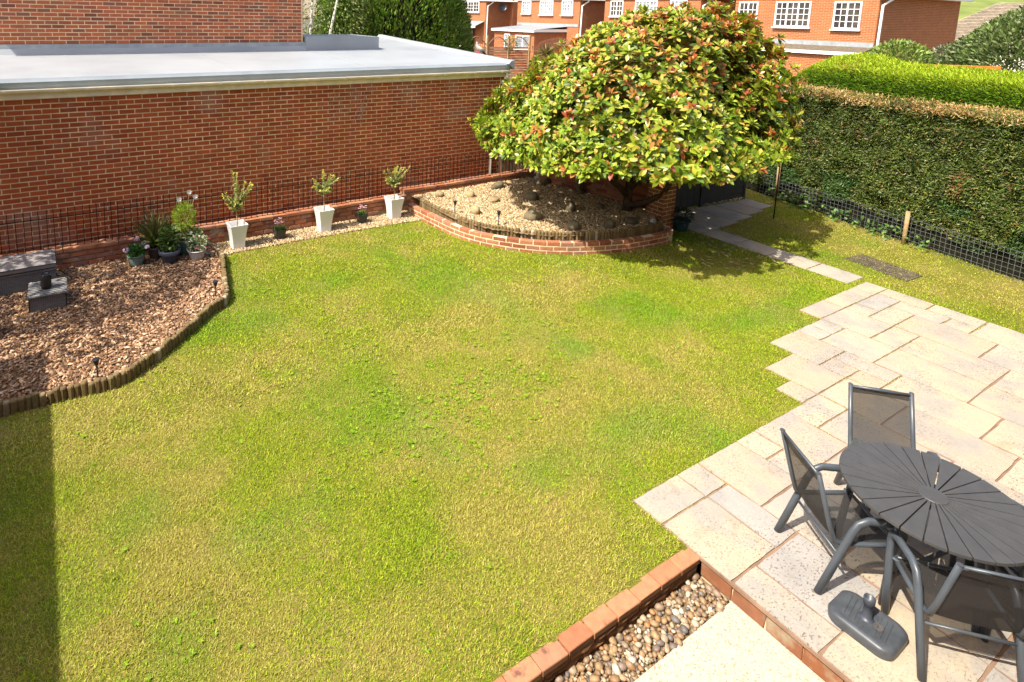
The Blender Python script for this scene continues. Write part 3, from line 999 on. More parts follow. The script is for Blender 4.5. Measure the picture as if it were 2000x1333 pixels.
# bed fill surfaces
def bedz(x, y):
    return 0.265 + 0.03 * np.clip((np.asarray(y) - 6.5) / 3, 0, 1) + 0.035 * (vnoise(x, y, 1.6, 3) - 0.5)
BEDIN = [(6.20, 9.66), (6.18, 9.10), (6.20, 8.62), (6.25, 8.02), (6.45, 7.56), (6.84, 7.08), (7.42, 6.66), (8.24, 6.36), (9.2, 6.27), (9.5, 6.6), (9.80, 6.85), (9.25, 9.2), (9.2, 9.66)]
nx_, ny_ = 60, 58
gx, gy = np.meshgrid(np.linspace(6.08, 9.75, nx_), np.linspace(6.25, 9.66, ny_))
keep = inpoly(gx, gy, [(6.1, 9.7), (6.09, 9.1), (6.1, 8.6), (6.16, 7.98), (6.36, 7.48), (6.76, 7.0), (7.38, 6.58), (8.2, 6.29), (9.2, 6.18), (9.6, 6.55), (9.9, 6.85), (9.32, 9.4), (9.3, 9.7)])
gz_ = bedz(gx, gy)
idx = np.arange(nx_ * ny_).reshape(ny_, nx_)
Q = np.stack([idx[:-1, :-1], idx[:-1, 1:], idx[1:, 1:], idx[1:, :-1]], -1).reshape(-1, 4)
kq = (keep[:-1, :-1] & keep[:-1, 1:] & keep[1:, 1:] & keep[1:, :-1]).ravel()
bedsurf = link('gravel_bed_base', big_mesh('gravel_bed_base', np.stack([gx, gy, gz_], -1).reshape(-1, 3), [Q[kq]], MT['gravelbase'], smooth=True), kind='structure')

def scatter_poly(poly, n):
    a = np.array(poly)
    lo, hi = a.min(0), a.max(0)
    k = int(n * 2.5) + 50
    x = rng.uniform(lo[0], hi[0], k); y = rng.uniform(lo[1], hi[1], k)
    i = inpoly(x, y, poly)
    return x[i][:n], y[i][:n]

def chips(name, x, y, z, L, W, T, cols, tilt, mat, parent=None):
    """small angular pieces: squashed 8-corner boxes with random skew"""
    n = len(x)
    th = rng.uniform(0, 2 * math.pi, n)
    dx = np.stack([np.cos(th), np.sin(th), rng.normal(0, tilt, n)], 1)
    dx = unit(dx)
    up = unit(np.stack([rng.normal(0, tilt, n), rng.normal(0, tilt, n), np.ones(n)], 1))
    dy = unit(np.cross(up, dx)); up = np.cross(dx, dy)
    P = np.stack([x, y, z], 1)
    V = np.zeros((n, 8, 3))
    c = 0
    for k in (-1, 1):
        for j, i in ((-1, -1), (-1, 1), (1, 1), (1, -1)):
            sc = rng.uniform(0.55, 1.0, (n, 1)) * (1 if k < 0 else 0.75)
            sc2 = rng.uniform(0.55, 1.0, (n, 1)) * (1 if k < 0 else 0.75)
            V[:, c] = P + dx * (i * L[:, None] / 2 * sc) + dy * (j * W[:, None] / 2 * sc2) + up * (k * T[:, None] / 2)
            c += 1
    b = (np.arange(n) * 8)[:, None]
    Fq = np.concatenate([b + np.array([q]) for q in ((4, 5, 6, 7), (0, 1, 5, 4), (1, 2, 6, 5), (2, 3, 7, 6), (3, 0, 4, 7))])
    me = big_mesh(name, V.reshape(-1, 3), [Fq], mat, np.repeat(cols, 8, 0))
    return link(name, me, parent, kind='stuff')

gcols = [(0.40, 0.29, 0.15), (0.48, 0.37, 0.21), (0.34, 0.22, 0.10), (0.56, 0.47, 0.32), (0.27, 0.175, 0.085), (0.19, 0.12, 0.065), (0.40, 0.32, 0.22)]
gpro = [0.24, 0.22, 0.18, 0.14, 0.10, 0.05, 0.07]
x, y = scatter_poly(BEDIN, 15500)
n = len(x)
L_ = rng.uniform(0.018, 0.042, n)
o = chips('gravel', x, y, bedz(x, y) + rng.uniform(0.0, 0.010, n), L_, L_ * rng.uniform(0.55, 0.9, n), L_ * rng.uniform(0.35, 0.6, n), pal(n, gcols, gpro, 0.12), 0.35, MT['matte'])
tag(o, 'honey coloured gravel filling the raised bed under the shrub', 'gravel')
GRAVP = [(2.24, 9.13), (3.38, 9.13), (4.72, 9.11), (6.02, 9.05), (6.04, 9.64), (2.24, 9.64)]
gb = MB()
gb.prism(GRAVP, -0.05, 0.012)
structure('gravel_strip_base', gb, MT['gravelbase'])
x, y = scatter_poly([(2.22, 9.11), (3.38, 9.13), (4.72, 9.11), (6.04, 9.03), (6.04, 9.64), (2.22, 9.64)], 6800)
n = len(x)
L_ = rng.uniform(0.012, 0.034, n)
o = chips('gravel', x, y, 0.016 + rng.uniform(0, 0.014, n), L_, L_ * rng.uniform(0.55, 0.9, n), L_ * rng.uniform(0.4, 0.7, n), pal(n, gcols, gpro, 0.12), 0.35, MT['matte'])
tag(o, 'narrow strip of cream gravel below the low brick wall', 'gravel')

# bark bed
bb = MB()
bb.prism([(a, b) for a, b in BARK], -0.05, 0.03)
structure('bark_bed_base', bb, MT['darkmulch'])
x, y = scatter_poly([(a, b) for a, b in BARK if True], 20000)
m_ = (x > -1.5)
x, y = x[m_], y[m_]
n = len(x)
bc = pal(n, [(0.28, 0.155, 0.080), (0.38, 0.225, 0.125), (0.48, 0.31, 0.185), (0.18, 0.098, 0.055), (0.56, 0.40, 0.26), (0.34, 0.235, 0.165), (0.12, 0.07, 0.045)], [0.24, 0.24, 0.16, 0.15, 0.08, 0.07, 0.06], 0.15)
L_ = rng.uniform(0.022, 0.075, n) * rng.uniform(0.6, 1.1, n)
o = chips('bark_chips', x, y, 0.036 + rng.uniform(0, 0.022, n), L_, L_ * rng.uniform(0.28, 0.6, n), rng.uniform(0.004, 0.011, n), bc, 0.30, MT['matte'])
tag(o, 'brown bark chips covering the bed by the rattan bench', 'bark chips')

# ---- stones lying on the gravel
def rock(label, x, y, L, W, H, rz_, mat, seed, flat=0.5, grp='stones lying on the raised gravel bed'):
    r_ = np.random.default_rng(seed)
    n, mth = 12, 8
    ph = r_.uniform(0, 6.28, 6)
    V, Fc = [], []
    for i in range(mth + 1):
        th = math.pi * i / mth
        for j in range(n):
            al = 2 * math.pi * j / n
            rr = 1 + 0.11 * math.sin(2 * al + ph[0]) + 0.08 * math.sin(3 * al + ph[1] + th) + 0.05 * math.sin(5 * al + ph[2] + 2 * th) + r_.uniform(-.045, .045)
            zz = -math.cos(th)
            zz = math.copysign(abs(zz) ** flat, zz)
            sq = 0.78 + 0.22 * math.sin(th)
            V.append((L / 2 * rr * math.sin(th) ** 0.7 * math.cos(al) * sq, W / 2 * rr * math.sin(th) ** 0.7 * math.sin(al) * sq, H / 2 * zz * (1 + 0.12 * math.sin(al + ph[3]))))
    for i in range(mth):
        for j in range(n):
            Fc.append((i * n + j, i * n + (j + 1) % n, (i + 1) * n + (j + 1) % n, (i + 1) * n + j))
    o = link('stone', mk_mesh('stone', V, Fc, mat, True), None, (x, y, float(bedz(x, y)) + H * 0.28), (r_.uniform(-.15, .15), r_.uniform(-.15, .15), rz_))
    return tag(o, label, 'stone', grp)
ROCKS = [
    ('small rounded tan stone nearest the corner of the low wall', 6.62, 9.36, .22, .17, .14, .3, 'stone', .8),
    ('knobbly tan stone half sunk in gravel behind the first solar light', 7.18, 9.10, .25, .19, .13, .9, 'stone', .7),
    ('broad jagged grey stone near the bed back wall in full sun', 8.05, 9.28, .36, .20, .15, .2, 'stone_g', .55),
    ('upright egg shaped tan stone beside the first solar light', 6.66, 8.26, .23, .19, .17, 1.2, 'stone', .9),
    ('long flat sandstone slab tilted on sunny gravel', 7.42, 8.66, .40, .19, .10, .55, 'stone', .4),
    ('dark rounded boulder at the edge of the tree shade', 8.14, 8.38, .30, .25, .20, .5, 'stone_g', .8),
    ('long low dark stone at the back of the shaded gravel', 9.12, 9.06, .38, .20, .15, -.1, 'stone_g', .7),
    ('upright mossy stone in the middle of the shaded gravel', 8.33, 7.55, .22, .18, .24, 1.0, 'stone_g', .9),
    ('dark rounded stone just inside the log edging', 7.64, 6.83, .25, .20, .19, .3, 'stone_g', .9),
    ('olive wedge shaped stone near the log edging below the tree trunk', 8.28, 6.63, .23, .19, .18, .8, 'stone_g', .8),
    ('pointed leaning stone where sun meets shade on the gravel', 7.36, 7.52, .34, .17, .20, 2.5, 'stone_g', .6),
    ('flat wide brown stone lying in front of the tree trunk', 8.90, 6.62, .36, .22, .10, .2, 'stone_g', .45),
    ('pale grey rounded stone against the brick pier', 9.18, 6.42, .15, .12, .12, .4, 'stone_p', .8),
    ('small greenish stone wedged on the log edging by the pier', 9.02, 6.33, .13, .10, .09, 1.1, 'stone_g', .8),
    ('low mossy stone between the tree trunk and the statue', 9.02, 7.45, .20, .15, .11, .7, 'stone_g', .7),
]
for i, (lab, x, y, L, W, H, a, mt_, fl_) in enumerate(ROCKS):
    rock(lab, x, y, L, W, H, a, MT[mt_], 100 + i, fl_)

# ---- solar stake lights
def stake(label, x, y, z, h=0.25, lean=0.0):
    t_ = thing('solar_light', label, 'garden light', (x, y, z), 0, 'black solar stake lights')
    t_.rotation_euler = (0, lean, 0)
    MB().tube([(0, 0, -0.05), (0, 0, h * 0.62)], 0.0075, 8).build('stake', MT['black'], t_, True)
    MB().lathe([(0.008, h * 0.60), (0.013, h * 0.66), (0.030, h * 0.90), (0.031, h * 0.92)], 12).build('lamp_shade', MT['black'], t_, True)
    MB().lathe([(0.016, h * 0.70), (0.027, h * 0.88)], 12).build('diffuser', MT['amber'], t_, True)
    MB().lathe([(0.031, h * 0.92), (0.036, h * 0.935), (0.036, h * 0.985), (0.028, h)], 12).disc((0, 0, h), 0.028, 12).build('lamp_cap', MT['screen'], t_)
    return t_
stake('black solar light in the sunlit bark closest to the camera', 0.315, 6.44, 0.03, 0.25, -0.05)
stake('black solar light beside the bend of the bark bed log edging', 1.83, 7.68, 0.03, 0.25)
stake('black solar light in the bark next to the pale ribbed pot', 1.99, 8.70, 0.03, 0.24)
stake('black solar light in gravel beside the egg shaped tan stone', 6.30, 8.40, 0.26, 0.27)
stake('black solar light in gravel just before the tree shade begins', 6.60, 7.55, 0.26, 0.29)

# ================================================================== PLANTERS WITH YOUNG TREES
def flared(w0, w1, h, th=0.012, n=6, power=2.0):
    """square planter flaring to the rim: outer + inner skins"""
    m_ = MB()
    V = []
    for k in range(n + 1):
        f = k / n
        a = (w0 + (w1 - w0) * f ** power) / 2
        V += [(-a, -a, h * f), (a, -a, h * f), (a, a, h * f), (-a, a, h * f)]
    for k in range(n, -1, -1):
        f = k / n
        a = (w0 + (w1 - w0) * f ** power) / 2 - th
        V += [(-a, -a, max(h * f, 0.02)), (a, -a, max(h * f, 0.02)), (a, a, max(h * f, 0.02)), (-a, a, max(h * f, 0.02))]
    Fc = [(3, 2, 1, 0)]
    for k in range(2 * n + 1):
        for j in range(4):
            Fc.append((k * 4 + j, k * 4 + (j + 1) % 4, k * 4 + 4 + (j + 1) % 4, k * 4 + 4 + j))
    return m_.add(V, Fc)

def sprigs(origins, dirs, lens, per, lsize, cols, probs, mat=MT['leaf'], spread=0.9, var=0.15, tipcol=None):
    """twigs set with small leaves -> leaf arrays"""
    Ps, Ds, Ns, Ls, Cs = [], [], [], [], []
    for o_, d_, l_ in zip(origins, dirs, lens):
        n_ = max(3, int(per * l_ / 0.1))
        f = rng.uniform(0.05, 1, n_)
        bendv = np.array([0, 0, 0.12])
        P = o_ + d_ * (l_ * f)[:, None] + bendv * (l_ * f ** 2)[:, None]
        D = unit(d_ + rand_dirs(n_) * spread)
        Ps.append(P); Ds.append(D); Ns.append(unit(rand_dirs(n_) * 0.6 + np.array([0, 0, 1])))
        Ls.append(lsize * rng.uniform(0.6, 1.2, n_))
        c = pal(n_, cols, probs, var)
        if tipcol is not None:
            wgt = (np.clip((f - 0.55) / 0.45, 0, 1) * 0.8)[:, None]
            c = c * (1 - wgt) + np.array(tipcol) * wgt
        Cs.append(c)
    return np.concatenate(Ps), np.concatenate(Ds), np.concatenate(Ns), np.concatenate(Ls), np.concatenate(Cs)

def leaf_obj(name, P, D, Nn, L, W, cols, parent=None, mat=None, simple=False, kind=None):
    V, Fq, k = (blades if simple else leaves)(P, D, Nn, L, W)
    me = big_mesh(name, V, Fq, mat or MT['leaf'], np.repeat(cols, k, 0))
    return link(name, me, parent, kind=kind)

def young_tree(label, x, y, rz_, stemh, shape, seed):
    t_ = thing('potted_tree', label, 'potted tree', (x, y, 0.018), rz_, 'young trees in tall white planters')
    flared(0.195, 0.288, 0.405, 0.011, 8, 1.8).build('planter', MT['planter'], t_, bevel=0.003)
    MB().box(-0.10, 0.10, -0.10, 0.10, 0.20, 0.27).build('soil', MT['soil'], t_)
    top = 0.27 + stemh
    MB().tube([(0, 0, 0.25), (0.006, 0.0, 0.27 + stemh * 0.4), (-0.006, 0.002, 0.27 + stemh * 0.75), (0, 0, top + 0.1)], [0.010, 0.009, 0.008, 0.006], 8).build('stem', MT['stem'], t_, True)
    r_ = np.random.default_rng(seed)
    org, dr, ln = [], [], []
    for (dx, dz, l_) in shape:
        for k in range(4):
            org.append(np.array([0, 0, top - 0.06 + r_.uniform(0, 0.14)]))
            dr.append(unit(np.array([dx + r_.normal(0, .13), r_.normal(0, .25), dz + r_.normal(0, .1)])))
            ln.append(l_ * r_.uniform(0.65, 1.2))
    for k in range(26):
        a = r_.uniform(0, 6.28)
        org.append(np.array([0, 0, top - 0.05 + r_.uniform(0, 0.12)]))
        dr.append(unit(np.array([math.cos(a), math.sin(a), r_.uniform(0.0, 0.7)])))
        ln.append(r_.uniform(0.08, 0.19))
    tw = MB()
    for o_, d_, l_ in zip(org, dr, ln):
        e_ = o_ + d_ * l_
        tw.tube([tuple(o_), tuple(o_ + d_ * l_ * 0.5 + np.array([0, 0, 0.03 * l_])), (e_[0], e_[1], e_[2] + 0.12 * l_)], [0.0035, 0.0025, 0.0012], 4)
    tw.build('twigs', MT['stem'], t_)
    P, D, Nn, L, cc = sprigs(org, dr, ln, 26, 0.040, [(0.34, 0.42, 0.13), (0.44, 0.48, 0.18), (0.24, 0.32, 0.10), (0.54, 0.53, 0.30)], [0.35, 0.3, 0.2, 0.15], tipcol=(0.55, 0.50, 0.06))
    leaf_obj('crown', P, D, Nn, L, L * 0.38, cc, t_, kind='stuff')
    return t_
young_tree('white planter with spreading three pronged sapling beside the pot cluster', 2.60, 9.34, 0.02, 0.39, [(-0.75, 0.75, .36), (0.0, 1, .42), (0.65, 0.75, .36)], 1)
young_tree('white planter with pointed sapling between the two small black planters', 4.16, 9.38, -0.02, 0.44, [(-0.8, 0.7, .26), (0.02, 1, .36), (0.85, 0.62, .30)], 2)
young_tree('white planter with fan shaped sapling against the curved bed wall', 5.60, 9.38, 0.0, 0.40, [(-0.7, 0.75, .32), (-0.1, 1, .28), (0.8, 0.65, .34), (0.35, 0.9, .26)], 3)

def pink_planter(label, x, y, rz_, seed):
    t_ = thing('flower_planter', label, 'planter', (x, y, 0.018), rz_, 'small black planters of pink flowers')
    flared(0.125, 0.195, 0.175, 0.010, 4, 1.2).build('planter', MT['dark_planter'], t_, bevel=0.002)
    MB().box(-0.08, 0.08, -0.08, 0.08, 0.10, 0.145).build('soil', MT['soil'], t_)
    r_ = np.random.default_rng(seed)
    n_ = 170
    a = r_.uniform(0, 6.28, n_)
    P = np.stack([r_.normal(0, .025, n_), r_.normal(0, .025, n_), np.full(n_, .145)], 1)
    D = unit(np.stack([np.cos(a) * .7, np.sin(a) * .7, r_.uniform(.4, 1.3, n_)], 1))
    leaf_obj('foliage', P, D, unit(rand_dirs(n_) + np.array([0, 0, .5])), r_.uniform(.05, .11, n_), 0.010, pal(n_, [(0.06, 0.16, 0.03), (0.10, 0.22, 0.04)]), t_, kind='stuff')
    st = MB()
    for k in range(16):
        a = r_.uniform(0, 6.28); rr = r_.uniform(.02, .095); h = r_.uniform(.26, .345)
        c_ = Vector((math.cos(a) * rr, math.sin(a) * rr, h))
        st.tube([(0, 0, .15), (c_.x * .6, c_.y * .6, h * .7), tuple(c_)], .0018, 4)
        f = MB()
        for q in range(6):
            b = q * math.pi / 3 + r_.uniform(-.2, .2)
            d_ = Vector((math.cos(b), math.sin(b), .25)); s_ = Vector((-math.sin(b), math.cos(b), 0))
            f.add([c_, c_ + d_ * .012 + s_ * .006, c_ + d_ * .021, c_ + d_ * .012 - s_ * .006], [(0, 1, 2, 3)])
        f.build('flower', MT['pinkflower'], t_)
    st.build('stems', MT['stem'], t_)
    return t_
MT['pinkflower'] = solid('pink_petals', (0.62, 0.34, 0.42), 0.6, 0.2, var=0.25, scale=60)
MT['lilac'] = solid('lilac_petals', (0.50, 0.38, 0.52), 0.6, 0.2, var=0.25, scale=60)
MT['whiteflower'] = solid('white_petals', (0.80, 0.79, 0.74), 0.6, 0.2, var=0.06, scale=60)
MT['redflower'] = solid('red_petals', (0.55, 0.05, 0.09), 0.6, 0.2, var=0.25, scale=60)
pink_planter('small black planter of pink flowers after the first white planter', 3.33, 9.37, 0.05, 5)
pink_planter('small black planter of pink flowers before the last white planter', 4.93, 9.42, -0.04, 6)

# ---- the cluster of round pots
def round_pot(t_, r0, r1, h, mat, ribs=0, rim=0.012, z=0):
    prof = []
    nseg = 24 if ribs else 6
    for k in range(nseg + 1):
        f = k / nseg
        r = r0 + (r1 - r0) * f ** 0.9
        if ribs and f < 0.86:
            r += 0.005 * abs(math.sin(math.pi * f / 0.86 * ribs))
        prof.append((r, h * f))
    prof += [(r1 + rim, h * 0.94), (r1 + rim, h + 0.004), (r1 - 0.004, h + 0.004), (r1 - 0.012, h * 0.80), (0.001, h * 0.80)]
    i0 = len(prof) - 5
    MB().lathe([(0.001, 0)] + prof[:nseg]+ prof[i0:i0+4], 28).build('pot', mat, t_, True)
    MB().disc((0, 0, h * 0.86), r1 - 0.006, 20).build('soil', MT['soil'], t_)

def bush(t_, n_, c, rad, L, W, cols, name='foliage', up=0.4, simple=False, var=0.18):
    d = rand_dirs(n_)
    rr = rng.uniform(0.25, 1, n_) ** 0.5
    P = np.array(c) + d * rr[:, None] * np.array(rad)
    D = unit(d + rand_dirs(n_) * 0.5 + np.array([0, 0, up]))
    return leaf_obj(name, P, D, unit(rand_dirs(n_) * .6 + np.array([0, 0, 1])), L * rng.uniform(.6, 1.2, n_), W * rng.uniform(.7, 1.2, n_), pal(n_, cols, var=var), t_, simple=simple, kind='stuff')

def bloom(t_, c, r, mat, n_=34, name='flower_head'):
    f = MB()
    for k in range(n_):
        d = Vector(rand_dirs(1)[0])
        if d.z < -0.2:
            d.z = -d.z
        q = Vector(c) + d * r * rng.uniform(.6, 1)
        u = d.orthogonal().normalized() * r * 0.34
        v = d.cross(u)
        f.add([q + u, q + v, q - u, q - v], [(0, 1, 2, 3)])
    return f.build(name, mat, t_)

t_ = thing('flower_pot', 'sage green ribbed pot with lilac flower heads at the end of the cluster', 'flower pot', (1.06, 9.30, 0.035), 0, 'pots of plants on the bark')
round_pot(t_, 0.075, 0.125, 0.17, MT['sage'], 5)
bush(t_, 230, (0, 0, .21), (.12, .12, .07), .07, .035, [(0.05, 0.15, 0.03), (0.09, 0.22, 0.05), (0.04, 0.11, 0.03)])
for c_, r_ in (((-.14, -.03, .26), .050), ((-.02, .06, .28), .036), ((.02, .04, .38), .046), ((.12, .03, .31), .038), ((.15, -.04, .26), .045), ((.19, .05, .30), .028)):
    bloom(t_, c_, r_, MT['lilac'])
t_ = thing('plant_pot', 'brown grey pot holding a spiky grass plant behind the others', 'plant pot', (1.36, 9.47, 0.035), 0, 'pots of plants on the bark')
round_pot(t_, 0.09, 0.135, 0.19, MT['brownpot'])
n_ = 190
a = rng.uniform(0, 6.28, n_)
el = rng.uniform(.35, 1.5, n_)
D = np.stack([np.cos(a) * np.cos(el), np.sin(a) * np.cos(el), np.sin(el)], 1)
P = np.stack([rng.normal(0, .02, n_), rng.normal(0, .02, n_), np.full(n_, .19)], 1)
leaf_obj('foliage', P, D, unit(rand_dirs(n_) + np.array([0, 0, 1.])), rng.uniform(.28, .62, n_), .014, pal(n_, [(0.20, 0.20, 0.06), (0.12, 0.17, 0.05), (0.28, 0.24, 0.10), (0.08, 0.14, 0.04)]), t_, kind='stuff')
bush(t_, 60, (.0, -.03, .23), (.10, .10, .06), .10, .05, [(0.10, 0.20, 0.04), (0.16, 0.26, 0.06)])
t_ = thing('plant_pot', 'charcoal blue banded pot with leafy evergreen at the front of the cluster', 'plant pot', (1.52, 9.20, 0.035), 0, 'pots of plants on the bark')
round_pot(t_, 0.105, 0.15, 0.20, MT['charcoal'], 0, 0.006)
MB().lathe([(.153, .135), (.160, .14), (.162, .204), (.152, .206)], 28).build('pot_band', solid('blue_band', (0.085, 0.105, 0.15), .4, .5, var=.1), t_, True)
bush(t_, 260, (0, 0, .36), (.13, .13, .19), .08, .035, [(0.06, 0.13, 0.03), (0.10, 0.19, 0.04), (0.16, 0.24, 0.05), (0.05, 0.09, 0.03)])
t_ = thing('plant_pot', 'large teal bowl pot with feathery plant and white daisies behind', 'plant pot', (1.82, 9.42, 0.035), 0, 'pots of plants on the bark')
round_pot(t_, 0.12, 0.21, 0.27, MT['teal'], 0, 0.012)
bush(t_, 1500, (-.03, 0, .60), (.17, .15, .23), .06, .008, [(0.22, 0.34, 0.02), (0.30, 0.42, 0.03), (0.14, 0.26, 0.02)], simple=True)
bush(t_, 160, (.05, -.02, .33), (.18, .16, .08), .07, .035, [(0.20, 0.26, 0.08), (0.10, 0.17, 0.05), (0.34, 0.33, 0.18)], name='trailing_leaves')
st = MB()
for c_ in ((-.10, 0, .90), (.06, .02, .99), (.14, -.03, .92)):
    st.tube([(0, 0, .5), (c_[0] * .7, c_[1], .8), c_], .003, 4)
    f = MB()
    for q in range(8):
        b = q * math.pi / 4
        d_ = Vector((math.cos(b), -.45 + .1 * math.sin(3 * b), math.sin(b))).normalized()
        s_ = Vector((-math.sin(b), 0, math.cos(b)))
        cc_ = Vector(c_)
        f.add([cc_, cc_ + d_ * .028 + s_ * .015, cc_ + d_ * .048, cc_ + d_ * .028 - s_ * .015], [(0, 1, 2, 3)])
    f.build('flower_head', MT['whiteflower'], t_)
st.build('flower_stems', MT['stem'], t_)
t_ = thing('flower_pot', 'pale grey ribbed pot with red flowers and variegated leaves', 'flower pot', (1.90, 9.10, 0.035), 0, 'pots of plants on the bark')
round_pot(t_, 0.075, 0.135, 0.165, MT['palepot'], 4)
bush(t_, 330, (.02, .0, .26), (.17, .13, .11), .05, .024, [(0.30, 0.32, 0.18), (0.10, 0.17, 0.06), (0.42, 0.42, 0.28), (0.08, 0.13, 0.05)])
for c_, r_ in (((-.02, -.10, .21), .030), ((.14, -.08, .20), .028), ((.10, -.11, .18), .018), ((.20, .02, .28), .030), ((-.10, -.02, .24), .016)):
    bloom(t_, c_, r_, MT['redflower'], 16)
t_ = thing('flower_pot', 'dark pot of white blossom cut off at the edge of the bark bed', 'flower pot', (-0.745, 7.95, 0.035), 0, 'pots of plants on the bark')
round_pot(t_, 0.08, 0.12, 0.16, MT['palepot'], 4)
bush(t_, 200, (0, 0, .24), (.13, .13, .11), .05, .02, [(0.08, 0.17, 0.04), (0.14, 0.25, 0.05)])
for k in range(9):
    bloom(t_, (rng.uniform(-.1, .12), rng.uniform(-.1, .1), rng.uniform(.28, .36)), .016, MT['whiteflower'], 10)

# dark round pot by the pier
t_ = thing('plant_pot', 'dark teal pot with grey leaved plant at the foot of the brick pier', 'plant pot', (9.98, 6.42, 0.005), 0)
round_pot(t_, 0.12, 0.165, 0.20, solid('dark_teal_glaze', (0.02, 0.06, 0.07), 0.35, 0.5, var=0.15), 0)
bush(t_, 420, (0, 0, .28), (.20, .20, .14), .07, .022, [(0.05, 0.08, 0.05), (0.09, 0.12, 0.09), (0.03, 0.05, 0.03)])

# ================================================================== BENCH, SIDE TABLE, SPEAKER
t_ = thing('rattan_bench', 'grey rattan storage bench with thick grey seat cushion by the wall', 'bench', (-0.75, 9.31, 0.03))
MB().box(-1.3, 0.755, -0.25, 0.27, 0, 0.272).build('base', MT['rattan'], t_, bevel=0.008)
MB().box(-1.31, 0.765, -0.262, -0.252, 0.25, 0.279).build('top_edge', MT['rattan'], t_)
cu = MB()
nx, ny = 40, 12
V, Fc = [], []
for j in range(ny + 1):
    for i in range(nx + 1):
        u, v_ = i / nx, j / ny
        ed = min(u, 1 - u) * 2.05 / 0.06, min(v_, 1 - v_) * 0.53 / 0.06
        e_ = min(1, min(ed))
        z = 0.352 + 0.030 * math.sin(min(1, e_) * math.pi / 2) + 0.006 * math.sin(u * 40 + 3 * math.sin(v_ * 5)) * (1 if u < 0.72 else 0.2)
        V.append((-1.31 + 2.07 * u, -0.265 + 0.54 * v_, z))
for j in range(ny):
    for i in range(nx):
        q = j * (nx + 1) + i
        Fc.append((q, q + 1, q + nx + 2, q + nx + 1))
cu.add(V, Fc)
cu.box(-1.312, 0.762, -0.268, 0.277, 0.290, 0.351)
cu.build('cushion', MT['cushion'], t_, bevel=0.012)
MB().tube([(-1.31, -0.27, 0.350), (0.76, -0.27, 0.350), (0.766, 0.27, 0.350)], 0.005, 6).build('piping', MT['charcoal'], t_, True)
t_ = thing('rattan_side_table', 'small square grey rattan side table in front of the bench', 'side table', (-0.10, 8.57, 0.03), -0.03)
MB().box(-0.205, 0.205, -0.225, 0.225, 0, 0.205).build('base', MT['rattan'], t_, bevel=0.006)
MB().box(-0.222, 0.222, -0.25, 0.25, 0.205, 0.225).build('tabletop', MT['rattan'], t_, bevel=0.005)
for i, j in ((-1, -1), (1, -1), (-1, 1), (1, 1)):
    MB().lathe([(0.012, 0.225), (0.012, 0.2275), (0.001, 0.228)], 10, (i * 0.195, j * 0.22, 0)).build('corner_stud', MT['palepot'], t_)
for i in (-1, 1):
    MB().box(i * 0.205 - 0.006, i * 0.205 + 0.006, -0.231, -0.222, 0, 0.204).build('edge_strip', MT['black'], t_)
t_ = thing('portable_speaker', 'black cylindrical portable speaker standing on the rattan side table', 'speaker', (-0.115, 8.55, 0.257))
MB().lathe([(0.001, 0), (0.055, 0), (0.062, 0.02), (0.062, 0.155), (0.050, 0.175)], 24).build('body', MT['black'], t_, True)
MB().lathe([(0.050, 0.175), (0.047, 0.19), (0.040, 0.193), (0.038, 0.183), (0.001, 0.183)], 24).build('top_ring', MT['screen'], t_, True)
MB().tube([(0.045, -0.03, 0.185), (0.058, -0.035, 0.165), (0.06, -0.03, 0.13)], 0.006, 6).build('strap', MT['black'], t_, True)

# ================================================================== PIER, BED SIDE WALL, GATE
pw = thing('brick_pier', 'square brown brick gate pier half hidden under the big shrub', 'brick pier', (9.52, 6.47, 0))
MB().box(0.004, 0.335, 0.004, 0.335, 0, 1.50).build('mortar_core', MT['mortar'], pw)
PB = brick_meshes('brick', 0.216, 0.065, 0.03, MT['brick4'], 6, 0.003, 0.003)
PH = brick_meshes('brick', 0.108, 0.065, 0.03, MT['brick4'], 4, 0.003, 0.003)
for c_ in range(19):
    z = 0.02 + c_ * 0.076
    a, b = (PB, PH) if c_ % 2 else (PH, PB)
    wa = 0.216 if c_ % 2 else 0.108
    link('brick', rs.choice(a), pw, (0.002, 0.0, z))
    link('brick', rs.choice(b), pw, (0.002 + wa + 0.012, 0.0, z))
    a, b = b, a
    wa = 0.108 if c_ % 2 else 0.216
    link('brick', rs.choice(a), pw, (0.0, 0.002 + wa, z), (0, 0, -math.pi / 2))
    link('brick', rs.choice(b), pw, (0.0, 0.338, z), (0, 0, -math.pi / 2))
MB().box(-0.03, 0.37, -0.03, 0.37, 1.50, 1.56).build('pier_cap', MT['stone_p'], pw, bevel=0.01)
bw = thing('bed_side_wall', 'shaded brick wall at the end of the gravel bed behind the tree trunk', 'wall', (9.84, 6.80, 0), 0.23)
MB().box(0.014, 0.12, 0, 2.62, 0, 0.86).build('mortar_core', MT['mortar_d'], bw)
BW = brick_meshes('brick', 0.215, 0.065, 0.03, MT['brick3'], 6, 0.003, 0.004)
for c_ in range(8):
    y = 2.60 - (0.11 if c_ % 2 else 0)
    while y > 0.2:
        link('brick', rs.choice(BW), bw, (0.0, y, 0.22 + c_ * 0.076), (0, 0, -math.pi / 2))
        y -= 0.226
y = 2.60
while y > 0.1:
    link('coping_brick', rs.choice(CP), bw, (-0.03, y, 0.85), (0, 0, -math.pi / 2))
    y -= 0.246
